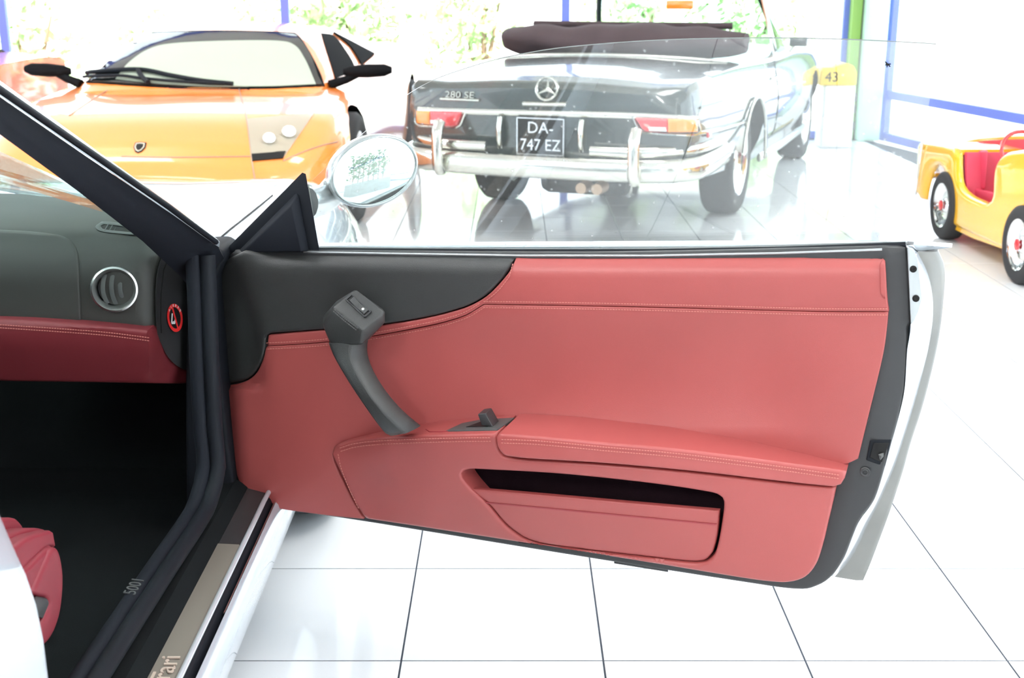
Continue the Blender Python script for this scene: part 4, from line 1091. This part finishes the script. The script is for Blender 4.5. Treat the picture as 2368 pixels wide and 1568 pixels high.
# wipers
for pth, r_ in (([(190, 178), (260, 172), (330, 170), (400, 184), (470, 196), (540, 203)], .014), ([(200, 186), (280, 184), (330, 190), (420, 198), (520, 203)], .010), ([(322, 170), (330, 186), (345, 200)], .016)):
    q = surf_path(lb, pth, .028)
    if len(q) > 2: tube('wiper', q, r_, 'rubber', lam, n=8)
# mirrors on stalks
def lm(x, y, z): return LM @ Vector((x, y, z))
for s_ in (1, -1):
    a = lm(s_ * 1.0, 1.38, .845); b = lm(s_ * .80, 1.32, .79)
    sec = []
    for t, hw, hh in ((0, .012, .02), (.15, .05, .035), (.5, .06, .042), (.85, .055, .038), (1, .02, .02)):
        c_ = lm(s_ * (.86 + .30 * t), 1.42 + .02 * t, .865 + .012 * t)
        yv = (lm(0, 1, 0) - lm(0, 0, 0))
        sec.append([c_ + yv * (hw * math.cos(k * math.pi / 6)) + UP * (hh * math.sin(k * math.pi / 6)) for k in range(12)])
    mi = mk('door_mirror', *sections_vf(sec), 'matt_black', lam, smooth=50)
    tube('mirror_stalk', [lm(s_ * .78, 1.36, .79), lm(s_ * .88, 1.40, .82), lm(s_ * .95, 1.42, .855)], [.03, .025, .025], 'matt_black', mi, n=8)
# side glass and black rear intake behind the door
surf_panel('side_window', lb, [(742, 78), (742, 78), (772, 84), (800, 120), (818, 152), (812, 166), (775, 182), (775, 182), (758, 130)], .006, 'matt_black', lam, grid=10)
surf_panel('air_intake', lb, [(770, 76), (770, 76), (866, 126), (866, 126), (836, 152), (836, 152), (808, 108)], .012, 'matt_black', lam, grid=8)
for s_ in (1, -1):
    for y in (1.02, 3.68): wheel(lam, lm(s_ * .885, y, .33), lm(s_, 0, 0) - lm(0, 0, 0), .33, .26 if y < 2 else .34)
# lower lip wing at the right front corner
v, f = xform(sections_vf([[Vector((s_ * x, y, z)) for x, y, z in ((.55, .02, .13), (.75, .0, .20), (.90, .12, .30), (.97, .30, .36), (.98, .36, .16), (.8, .2, .12))] for s_ in (-.98, -1.005)]), LM)
mk('bumper_corner', v, f, 'orange_paint', lam, smooth=0, bevel=.01)

# ============================================================ dark convertible seen from behind
WA = math.radians(21.1)
Wloc = Vector((.643, 8.08, 0))
WM = Matrix.Translation(Wloc) @ Matrix.Rotation(-WA, 4, 'Z')
def wm(x, y, z): return WM @ Vector((x, y, z))
con = thing('convertible', 'dark green vintage convertible with folded soft top seen from behind', 'car', tuple(Wloc))
wst = [(-1.335, [(0, .40), (.62, .40), (.70, .44), (.750, .54), (.765, .66), (.755, .77), (.72, .83), (.55, .835), (.3, .845), (0, .85)]),
       (-1.30, [(0, .37), (.66, .37), (.75, .42), (.795, .54), (.81, .66), (.80, .79), (.765, .865), (.58, .86), (.3, .875), (0, .88)]),
       (-1.15, [(0, .35), (.70, .35), (.79, .41), (.835, .54), (.85, .66), (.835, .81), (.79, .895), (.60, .89), (.3, .908), (0, .915)]),
       (-.8, [(0, .32), (.72, .33), (.81, .38), (.87, .54), (.885, .66), (.86, .83), (.80, .915), (.62, .91), (.3, .94), (0, .95)]),
       (-.2, [(0, .28), (.74, .30), (.83, .35), (.90, .54), (.91, .68), (.88, .84), (.80, .925), (.64, .94), (.3, .96), (0, .965)]),
       (.4, [(0, .25), (.74, .27), (.83, .32), (.915, .54), (.92, .70), (.89, .85), (.81, .92), (.66, .92), (.3, .92), (0, .92)]),
       (1.2, [(0, .25), (.74, .27), (.83, .32), (.92, .54), (.92, .70), (.89, .85), (.81, .91), (.66, .91), (.3, .91), (0, .91)]),
       (2.0, [(0, .25), (.74, .27), (.83, .32), (.915, .54), (.915, .70), (.88, .85), (.80, .92), (.62, .94), (.3, .96), (0, .965)]),
       (2.75, [(0, .28), (.72, .30), (.81, .35), (.89, .54), (.895, .70), (.86, .84), (.78, .905), (.60, .90), (.3, .93), (0, .94)]),
       (3.2, [(0, .32), (.70, .34), (.78, .40), (.85, .54), (.86, .68), (.83, .81), (.76, .87), (.56, .86), (.3, .90), (0, .91)]),
       (3.46, [(0, .40), (.60, .40), (.68, .44), (.74, .54), (.75, .66), (.73, .77), (.68, .83), (.50, .84), (.3, .87), (0, .88)])]
v, f = xform(half_loft(wst, 4, 2), WM)
wbody = mk('body', v, f, None, con, mats=['green_black_paint', 'black_print'], smooth=40)
boolean_cut(wbody, [arch(WM, s_, y, .34, .38, .60) for s_ in (1, -1) for y in (0, 2.75)])
wb = bvh_of([wbody])
for s_ in (1, -1):
    for y in (0, 2.75): wheel(con, wm(s_ * .745, y, .335), wm(s_, 0, 0) - wm(0, 0, 0), .335, .20, 'old_chrome')
# far-side wheel visible under the tail, mudguard recess, exhausts
for dx in (-.045, .045):
    mk('exhaust_pipe', *lathe_vf([(.0, .12), (.030, .12), (.033, .0), (.028, -.004), (.026, .06), (0, .06)], wm(.30 + dx, -1.30, .335), wm(0, -1, 0) - wm(0, 0, 0), 20), 'brown_pipe', con)
mk('silencer', *lathe_vf([(0, -.25), (.07, -.25), (.085, -.22), (.085, .22), (.07, .25), (0, .25)], wm(.15, -1.0, .32), wm(1, 0, 0) - wm(0, 0, 0), 20), 'black_plastic', con)
# bright waist moulding over the tail, boot lid lines, lights
v, f = tube_vf([p for p in surf_path(wb, [(968, 254), (1100, 258), (1265, 262), (1430, 266), (1560, 272), (1608, 276)], .008)], .017, 8, flat=(.6, 1)); mk('waist_moulding', v, f, 'old_chrome', con, smooth=50)
for nm, m_, pts, h_ in (('tail_lamp_amber', 'lens_orange', [(966, 256), (966, 256), (998, 256), (998, 256), (998, 287), (998, 287), (968, 284), (968, 284)], .03),
                    ('tail_lamp_red', 'lens_red', [(999, 256), (999, 256), (1072, 257), (1072, 257), (1060, 289), (1050, 292), (999, 287), (999, 287)], .03),
                    ('reverse_lamp', 'lens_white', [(1000, 276), (1000, 276), (1030, 277), (1030, 277), (1030, 287), (1030, 287), (1000, 285), (1000, 285)], .036),
                    ('tail_lamp_red', 'lens_red', [(1472, 272), (1472, 272), (1546, 274), (1546, 274), (1546, 304), (1546, 304), (1496, 303), (1488, 298)], .03),
                    ('reverse_lamp', 'lens_white', [(1502, 292), (1502, 292), (1544, 293), (1544, 293), (1544, 303), (1544, 303), (1504, 302), (1504, 302)], .036),
                    ('tail_lamp_amber', 'lens_orange', [(1547, 274), (1547, 274), (1602, 276), (1602, 276), (1604, 304), (1604, 304), (1547, 305), (1547, 305)], .03)):
    surf_panel(nm, wb, pts, h_, m_, con, grid=8, step=6, r=3)
for pth in ([(964, 252), (964, 286), (1000, 291), (1055, 295), (1066, 288), (1078, 258)], [(1464, 268), (1480, 300), (1500, 307), (1606, 310), (1610, 276)]):
    q = surf_path(wb, pth, .012)
    if len(q) > 2: tube('lamp_surround', q, .008, 'old_chrome', con, n=6)
# star in ring on the boot lid, bar handle, type lettering
q = hit(wb, 1268, 207)
sn = (wm(0, -1, .25) - wm(0, 0, 0)).normalized(); sx_ = (wm(1, 0, 0) - wm(0, 0, 0)); sy_ = sx_.cross(sn) * -1
sy_ = sn.cross(sx_); sc = q[0] + sn * .022; sr = .060
ring = [sc + (sx_ * math.cos(a) + sy_ * math.sin(a)) * sr for a in np.linspace(0, 2 * math.pi, 40, endpoint=False)]
parts = [tube_vf(ring, .0075, 8, closed=True)]
for k in range(3):
    a = math.pi / 2 + k * 2 * math.pi / 3; d_ = sx_ * math.cos(a) + sy_ * math.sin(a); e_ = sn.cross(d_)
    parts.append(([sc + e_ * .013 , sc - e_ * .013, sc + d_ * sr, sc + sn * .010, sc - d_ * .007], [(0, 2, 3), (2, 1, 3), (1, 4, 3), (4, 0, 3), (0, 4, 1, 2)]))
v, f = joinmesh(parts); mk('boot_emblem', v, f, 'old_chrome', con, smooth=40)
def bar(name, px, r_, m_, lift_, n=10, flat=None):
    q_ = surf_path(wb, px, lift_)
    if len(q_) > 1: tube(name, q_, r_, m_, con, n=n, flat=flat)
bar('boot_handle', [(1214, 239), (1262, 240), (1314, 241)], .013, 'old_chrome', .03)
bar('type_plate_bar', [(1020, 228), (1065, 230), (1110, 232)], .008, 'old_chrome', .012)
q = hit(wb, 1065, 221)
if q: text('type_lettering', '280 SE', .052, q[0] + sn * .012, sx_, sy_, 'old_chrome', con, extrude=.004, sx=1.25)
# number plate
pc = wm(0, -1.352, .595); pn = wm(0, -1, 0) - wm(0, 0, 0)
Rp = frame_rot(sx_, UP)
v, f = box_vf(pc, (.27, .20, .012), Rp); npl = mk('number_plate', v, f, 'black_print', con, smooth=0)
v, f = joinmesh([box_vf(pc + Rp @ Vector(p) + pn * .008, s_, Rp) for p, s_ in (((0, .098, 0), (.272, .006, .006)), ((0, -.098, 0), (.272, .006, .006)), ((.134, 0, 0), (.006, .2, .006)), ((-.134, 0, 0), (.006, .2, .006)))])
mk('plate_frame', v, f, 'alloy', npl, smooth=0)
text('plate_lettering', 'DA-', .088, pc + UP * .045 + pn * .008, sx_, UP, 'alloy', npl, extrude=.002)
text('plate_lettering', '747 EZ', .088, pc - UP * .048 + pn * .008, sx_, UP, 'alloy', npl, extrude=.002, sx=.92)
for s_ in (-1, 1):
    tube('plate_guard', [wm(s_ * .235, -1.355, .69), wm(s_ * .235, -1.375, .64), wm(s_ * .235, -1.375, .57), wm(s_ * .235, -1.355, .53)], .022, 'old_chrome', con, n=10, flat=(1, .8))
# double bumper with overriders
low = [wm(-.87, -.62, .46), wm(-.87, -1.05, .455), wm(-.83, -1.28, .45), wm(-.68, -1.39, .445), wm(-.35, -1.425, .44), wm(0, -1.435, .44), wm(.35, -1.425, .44), wm(.68, -1.39, .445), wm(.83, -1.28, .45), wm(.87, -1.05, .455), wm(.87, -.62, .46)]
tube('bumper', smooth_open([tuple(p) for p in low], .06), .062, 'old_chrome', con, n=14, flat=(.5, 1.0))
for s_ in (-1, 1):
    u_ = [wm(s_ * .30, -1.405, .535), wm(s_ * .5, -1.40, .535), wm(s_ * .68, -1.36, .54), wm(s_ * .80, -1.26, .545), wm(s_ * .86, -1.05, .55), wm(s_ * .88, -.7, .555)]
    tube('upper_bumper', smooth_open([tuple(p) for p in u_], .05), .030, 'old_chrome', con, n=12, flat=(.6, 1.0))
    oq = [wm(s_ * .56, -1.44, .66), wm(s_ * .56, -1.475, .62), wm(s_ * .56, -1.485, .52), wm(s_ * .56, -1.475, .42), wm(s_ * .56, -1.44, .385)]
    tube('overrider', smooth_open([tuple(p) for p in oq], .03), .033, 'old_chrome', con, n=12, flat=(1.0, .8))
# flank mouldings, door joint, handle, indicator
for pth, r_ in (([(1612, 308), (1650, 302), (1700, 288), (1735, 274)], .010), ([(1618, 250), (1700, 225), (1760, 208), (1800, 200), (1860, 190)], .006), ([(1640, 355), (1690, 350), (1700, 348)], .012)):
    q = surf_path(wb, pth, .006)
    if len(q) > 2: tube('flank_moulding', q, r_, 'old_chrome', con, n=6)
q = surf_path(wb, [(1790, 140), (1796, 180), (1800, 230), (1790, 300), (1775, 318)], .001)
if len(q) > 2: tube('door_joint', q, .004, 'black_print', con, n=6)
tube('sill_moulding', [wm(.88, .42, .30), wm(.895, 1.2, .30), wm(.89, 2.3, .31)], .03, 'old_chrome', con, n=8, flat=(.5, 1))
tube('door_handle', [wm(.905, .55, .80), wm(.93, .58, .80), wm(.935, .70, .80), wm(.91, .74, .80)], .010, 'old_chrome', con, n=8)
hull('side_marker', [wm(x, y, z) for x in (.86, .875) for y in (-1.12, -1.05) for z in (.60, .63)], 'lens_red', con, bevel=.003)
for s_ in (1, -1):
    ar = [wm(s_ * .925, math.cos(a) * .385, .34 + math.sin(a) * .385) for a in np.linspace(-.1, math.pi + .1, 20)]
    tube('arch_trim', ar, .012, 'old_chrome', con, n=6)
# folded soft top: a thick crumpled roll across the rear deck with its frame bar
secs = []
for k, x in enumerate(np.linspace(-.80, .80, 34)):
    e = 1 - abs(x / .80) ** 6 * .45; w_ = .012 * math.sin(k * .9 + 2) + .016 * math.sin(k * .37 + 1)
    yb = .10 + .10 * (x / .8) ** 2; ring = []
    for a in np.linspace(0, 2 * math.pi, 20, endpoint=False):
        rr = 1 + .07 * math.sin(3 * a + k * .16) + .04 * math.sin(5 * a - k * .23)
        ring.append(wm(x, yb + .20 * e * rr * math.cos(a), 1.035 + w_ * .35 + (.105 * e + w_ * .3) * rr * math.sin(a)))
    secs.append(ring)
top = mk('soft_top', *sections_vf(secs), 'soft_top', con, smooth=70)
tube('soft_top_rail', smooth_open([tuple(wm(x, .30 + .05 * (x / .7) ** 2, 1.135)) for x in (-.66, -.3, 0, .3, .68)], .05), .022, 'soft_top', top, n=8)
surf_ = [wm(x, y, z) for x, y, z in ((-.7, -.12, .955), (.7, -.12, .955))]
tube('deck_trim', smooth_open([tuple(wm(x, -.17 + .06 * (x / .7) ** 2, .968 - .03 * (x / .75) ** 2)) for x in (-.75, -.4, 0, .4, .75)], .05), .012, 'old_chrome', con, n=8)
# windscreen frame with glass, quarter windows, interior and outside mirrors
fr_ = [wm(-.70, 1.98, .93), wm(-.66, 1.80, 1.12), wm(-.60, 1.62, 1.32), wm(-.54, 1.56, 1.385), wm(0, 1.52, 1.40), wm(.54, 1.56, 1.385), wm(.60, 1.62, 1.32), wm(.66, 1.80, 1.12), wm(.70, 1.98, .93)]
tube('windscreen_frame', smooth_open([tuple(p) for p in fr_], .05), .024, 'green_black_paint', con, n=8)
g = [wm(-.68, 1.98, .94), wm(-.58, 1.60, 1.35), wm(0, 1.54, 1.385), wm(.58, 1.60, 1.35), wm(.68, 1.98, .94), wm(0, 2.06, .96)]
v = g + [p + Vector((0, .005, .003)) for p in g]
Fs = [(0, 1, 2, 5), (5, 2, 3, 4)]; Fs += [tuple(i + 6 for i in reversed(t)) for t in Fs]; Fs += [(a, (a + 1) % 6, (a + 1) % 6 + 6, a + 6) for a in range(6)]
mk('windscreen', v, Fs, 'car_glass', con, smooth=0)
g = [wm(.80, 1.80, .92), wm(.66, 1.62, 1.28), wm(.68, 1.30, 1.29), wm(.82, 1.25, .92)]
v = g + [p + Vector((.004, .0, .0)) for p in g]
mk('quarter_window', v, [(0, 1, 2, 3), (7, 6, 5, 4)] + [(a, (a + 1) % 4, (a + 1) % 4 + 4, a + 4) for a in range(4)], 'car_glass', con, smooth=0)
tube('quarter_window_frame', [wm(.80, 1.25, .92), wm(.69, 1.30, 1.29)], .010, 'old_chrome', con, n=6)
c_ = on_y(1572, 11, wm(0, 1.45, 0).y); box('interior_mirror', c_, (.20, .03, .062), 'lens_orange', con, bevel=.01, label='interior mirror coloured as an orange reflection')  # reflection of the orange car put into the mirror's base colour
m_ = wm(.90, 1.55, 1.0)
hull('door_mirror', [wm(.86 + x, 1.50 + y, .99 + z) for x in (0, .13) for y in (0, .06) for z in (-.03, .035)], 'green_black_paint', con, bevel=.012)
tube('mirror_stalk', [wm(.86, 1.55, .92), wm(.90, 1.55, .98)], .012, 'old_chrome', con, n=8)
# red upholstery just visible over the doors
box('rear_seat', wm(0, .62, .86), (.9, .3, .2), 'soft_top', con, bevel=.04, rot=Matrix.Rotation(-WA, 3, 'Z'))

# ============================================================ yellow children's car on the right
toy = thing('toy_car', 'yellow childrens ride-on car with red seat beside the window wall', 'toy car', (2.75, 6.4, 0))
TXS = 2.44; XN = Vector((-1, 0, 0))
def TP(u, v, o): return on_x(u, v, TXS - o)
tb_pts = [(2116, 331), (2130, 327), (2180, 334), (2205, 342), (2214, 352), (2214, 352), (2213, 400), (2218, 430), (2236, 450), (2262, 463), (2281, 468), (2290, 452), (2292, 410), (2298, 380), (2316, 358), (2345, 348), (2420, 346), (2560, 372), (2640, 440), (2640, 540), (2560, 600), (2480, 640), (2470, 600), (2455, 540), (2425, 490), (2395, 472), (2370, 478), (2345, 510), (2334, 550), (2332, 570), (2332, 570), (2312, 573), (2300, 568), (2240, 540), (2190, 516), (2184, 505), (2184, 505), (2187, 450), (2181, 402), (2168, 382), (2152, 392), (2140, 425), (2133, 462), (2133, 462), (2122, 460), (2113, 450)]
tbody = panel('body', tb_pts, lambda u, v: -.012 * ((v - 440) / 130.) ** 2, 12, 'yellow_paint', toy, back=-.035, place=TP, n=XN, grid=16, mpp=1 / 440)
# far flank and the bonnet / tail / floor that bridge the two sides
far = [(2214, 352), (2214, 352), (2216, 338), (2228, 326), (2256, 319), (2310, 314), (2368, 311), (2480, 312), (2480, 312), (2500, 420), (2216, 420), (2216, 420)]
panel('far_flank', far, 0, 6, 'yellow_paint', toy, back=-.09, place=lambda u, v, o: on_x(u, v, 2.99 - o), n=XN, grid=30, mpp=1 / 440)
def bridge(name, px, m_, x0=TXS + .025, x1=3.0, th=.03):
    P0 = [on_x(u, v_, TXS) for u, v_ in px]; V = []
    for x in (x0, x1):
        for p in P0: V.append(Vector((x, p.y, p.z)))
        for p in reversed(P0): V.append(Vector((x, p.y + .0, p.z - th)))
    n_ = len(P0) * 2
    Fs = [tuple(range(n_)), tuple(range(2 * n_ - 1, n_ - 1, -1))] + [(i, (i + 1) % n_, n_ + (i + 1) % n_, n_ + i) for i in range(n_)]
    return mk(name, V, Fs, m_, toy, smooth=0)
bridge('tail_deck', [(2118, 333), (2132, 329), (2180, 335), (2212, 345)], 'yellow_paint')
bridge('bonnet', [(2318, 358), (2345, 349), (2420, 347), (2560, 373), (2635, 430)], 'yellow_paint')
bridge('floor_pan', [(2186, 512), (2240, 538), (2332, 570)], 'yellow_paint')
hull('tail_body', [on_x(u, v_, TXS) + Vector((x, 0, 0)) for x in (.10, .44) for u, v_ in ((2120, 336), (2205, 347), (2208, 490), (2186, 500), (2126, 452))], 'yellow_paint', toy, bevel=.01)
hull('cockpit_rear_wall', [on_x(u, v_, TXS) + Vector((x, 0, 0)) for x in (.045, .46) for u, v_ in ((2209, 352), (2217, 352), (2217, 500), (2209, 495))], 'pink_leather', toy, bevel=.004)
# red tub with quilted seat
panel('seat_tub', [(2205, 345), (2205, 345), (2230, 333), (2290, 325), (2368, 322), (2470, 324), (2470, 324), (2470, 560), (2300, 560), (2210, 500), (2210, 500)], lambda u, v: .05 * sstep(2300, 2215, u), 0, 'pink_leather', toy, back=-.02, place=lambda u, v, o: on_x(u, v, 2.80 - o), n=XN, grid=20)
hull('seat_back', [on_x(u, v_, x) for x in (TXS + .12, 2.78) for u, v_ in ((2216, 372), (2226, 350), (2285, 346), (2278, 440), (2222, 432))], 'pink_leather', toy, bevel=.015)
hull('seat_cushion', [on_x(u, v_, x) for x in (TXS + .09, 2.78) for u, v_ in ((2228, 430), (2300, 445), (2300, 480), (2232, 460))], 'pink_leather', toy, bevel=.012)
sc_ = on_x(2368, 352, 2.62); ax_ = Vector((0, -.85, .5)).normalized(); a_ = ax_.orthogonal().normalized(); b_ = ax_.cross(a_)
tube('steering_wheel', [sc_ + (a_ * math.cos(t) + b_ * math.sin(t)) * .115 for t in np.linspace(0, 2 * math.pi, 36, endpoint=False)], .010, 'red_paint', toy, n=8, closed=True)
tube('steering_column', [sc_, sc_ - ax_ * .2], .012, 'chrome', toy, n=8)
for y_, in ((on_z(2175, 551, 0).y,), (on_z(2362, 655, 0).y,)):
    for s_, x in ((-1, TXS + .035), (1, 2.98)):
        w_ = wheel(toy, Vector((x, y_, .19)), (s_, 0, 0), .19, .105, 'chrome')
    mk('hub_badge', *lathe_vf([(.028, 0), (.028, .008), (.015, .014), (0, .014)], Vector((TXS - .012, y_, .19)), XN, 20), 'lens_red', toy)
ye = on_x(2116, 400, TXS).y
tube('bumper', smooth_open([(TXS + .03, ye - .02, .27), (TXS + .06, ye + .035, .27), (2.72, ye + .05, .27), (2.96, ye + .035, .27)], .03), .022, 'chrome', toy, n=8)
tube('tail_moulding', [on_x(2133, 328, TXS - .006), on_x(2127, 380, TXS - .006), on_x(2118, 450, TXS - .006)], .006, 'chrome', toy, n=6)

# ============================================================ white stand with yellow cap numbered 43
py_ = 11.0
x0, x1 = on_y(1900, 300, py_).x, on_y(1972, 300, py_).x
zt = on_y(1930, 197, py_).z
pump = thing('fuel_pump', 'white upright pump with yellow cap numbered 43 beside the green column', 'pump', ((x0 + x1) / 2, py_, 0))
box('cabinet', ((x0 + x1) / 2, py_ + .12, zt / 2), (x1 - x0, .24, zt), 'white_plastic', pump, bevel=.015)
for z in (.62 * zt, .35 * zt, .8 * zt): box('side_fitting', (x1 + .012, py_ + .06, z), (.03, .06, .07), 'grey_plastic', pump, bevel=.008)
X0, X1 = on_y(1894, 180, py_).x, on_y(1980, 180, py_).x; zc_ = on_y(1930, 146, py_).z
pf = [(0, 0), (0, .0), (.02, .62), (.10, .80), (.35, .80), (.52, .92), (.72, 1.0), (.9, .88), (1, .55), (1, 0)]
v, f = sections_vf([[Vector((X0 + (X1 - X0) * a, y, zt + (zc_ - zt) * b)) for a, b in pf[1:]] for y in (py_ - .02, py_ + .24)])
cp = mk('cap', v, f, 'yellow_plastic', pump, smooth=0, bevel=.012)
text('cap_number', '43', .12, Vector((X0 + (X1 - X0) * .33, py_ - .022, zt + (zc_ - zt) * .36)), (1, 0, 0), UP, 'black_print', cp, extrude=.002)

# ============================================================ red car at the far left, behind the orange one
rc = thing('red_sports_car', 'red sports car at the left edge behind the orange car', 'car', (-5.8, 9.3, 0))
RM = Matrix.Translation((-7.85, 9.3, 0)) @ Matrix.Rotation(math.radians(-90), 4, 'Z')
rst = [(0.0, [(0, .18), (.45, .18), (.55, .22), (.58, .34), (.55, .42), (.4, .46), (0, .48)]), (.25, [(0, .14), (.75, .14), (.88, .22), (.92, .42), (.88, .56), (.65, .62), (0, .62)]),
       (.8, [(0, .14), (.8, .14), (.94, .24), (.97, .5), (.92, .74), (.7, .80), (0, .76)]), (1.5, [(0, .14), (.8, .14), (.93, .24), (.96, .5), (.92, .78), (.75, .86), (0, .86)]),
       (2.6, [(0, .14), (.8, .14), (.93, .24), (.97, .5), (.94, .78), (.75, .88), (0, .90)]), (3.6, [(0, .16), (.8, .16), (.95, .26), (.98, .5), (.95, .8), (.75, .90), (0, .92)]), (4.3, [(0, .3), (.7, .3), (.82, .36), (.85, .5), (.82, .76), (.7, .84), (0, .86)])]
v, f = xform(half_loft(rst, 4, 2), RM); rb_ = mk('body', v, f, None, rc, mats=['red_paint', 'black_print'], smooth=40)
boolean_cut(rb_, [arch(RM, s_, y, .33, .37) for s_ in (1, -1) for y in (.9, 3.4)])
rgs = [(1.3, [(0, .7), (.5, .7), (.74, .74), (.72, .82), (.4, .86), (0, .87)]), (2.0, [(0, .7), (.55, .7), (.78, .80), (.62, 1.08), (.4, 1.13), (0, 1.15)]), (2.8, [(0, .7), (.55, .7), (.78, .82), (.60, 1.12), (.4, 1.17), (0, 1.19)]), (3.9, [(0, .7), (.5, .7), (.7, .84), (.6, .90), (.4, .92), (0, .93)])]
v, f = xform(half_loft(rgs, 4, 2), RM); mk('cabin', v, f, 'black_print', rc, smooth=50)
for s_ in (1, -1):
    for y in (.9, 3.4): wheel(rc, RM @ Vector((s_ * .86, y, .33)), (RM @ Vector((s_, 0, 0)) - RM @ Vector((0, 0, 0))), .33, .24)

# ============================================================ planter behind the camera, seen in the door mirror
pl = thing('planter', 'grey planter box with leafy stems reflected in the door mirror', 'planter', (3.4, -2.6, 0))
box('trough', (3.4, -2.6, .28), (1.6, .5, .56), 'terracotta', pl, bevel=.02)
V, Fs = [], []; stm = []
for k in range(7):
    x = 2.75 + k * .21; hgt = rng.uniform(.9, 1.5)
    stm.append(tube_vf([Vector((x, -2.6, .54)), Vector((x + rng.uniform(-.05, .05), -2.6, .54 + hgt * .5)), Vector((x + rng.uniform(-.12, .12), -2.6, .54 + hgt))], [.022, .018, .008], 6))
    for i in range(90):
        t = rng.uniform(.15, 1); p = Vector((x + rng.normal() * .07, -2.6 + rng.normal() * .07, .54 + hgt * t)); a = Vector((rng.normal(), rng.normal(), .5)).normalized(); b = a.orthogonal().normalized(); s_ = rng.uniform(.08, .17)
        j = len(V); V += [p, p + a * s_ * .5 + b * s_ * .25, p + a * s_, p + a * s_ * .5 - b * s_ * .25]; Fs.append((j, j + 1, j + 2, j + 3))
v, f = joinmesh(stm); mk('stem', v, f, 'bark', pl, smooth=40)
mk('foliage', V, Fs, 'plant_leaf', pl, smooth=0, recalc=False)
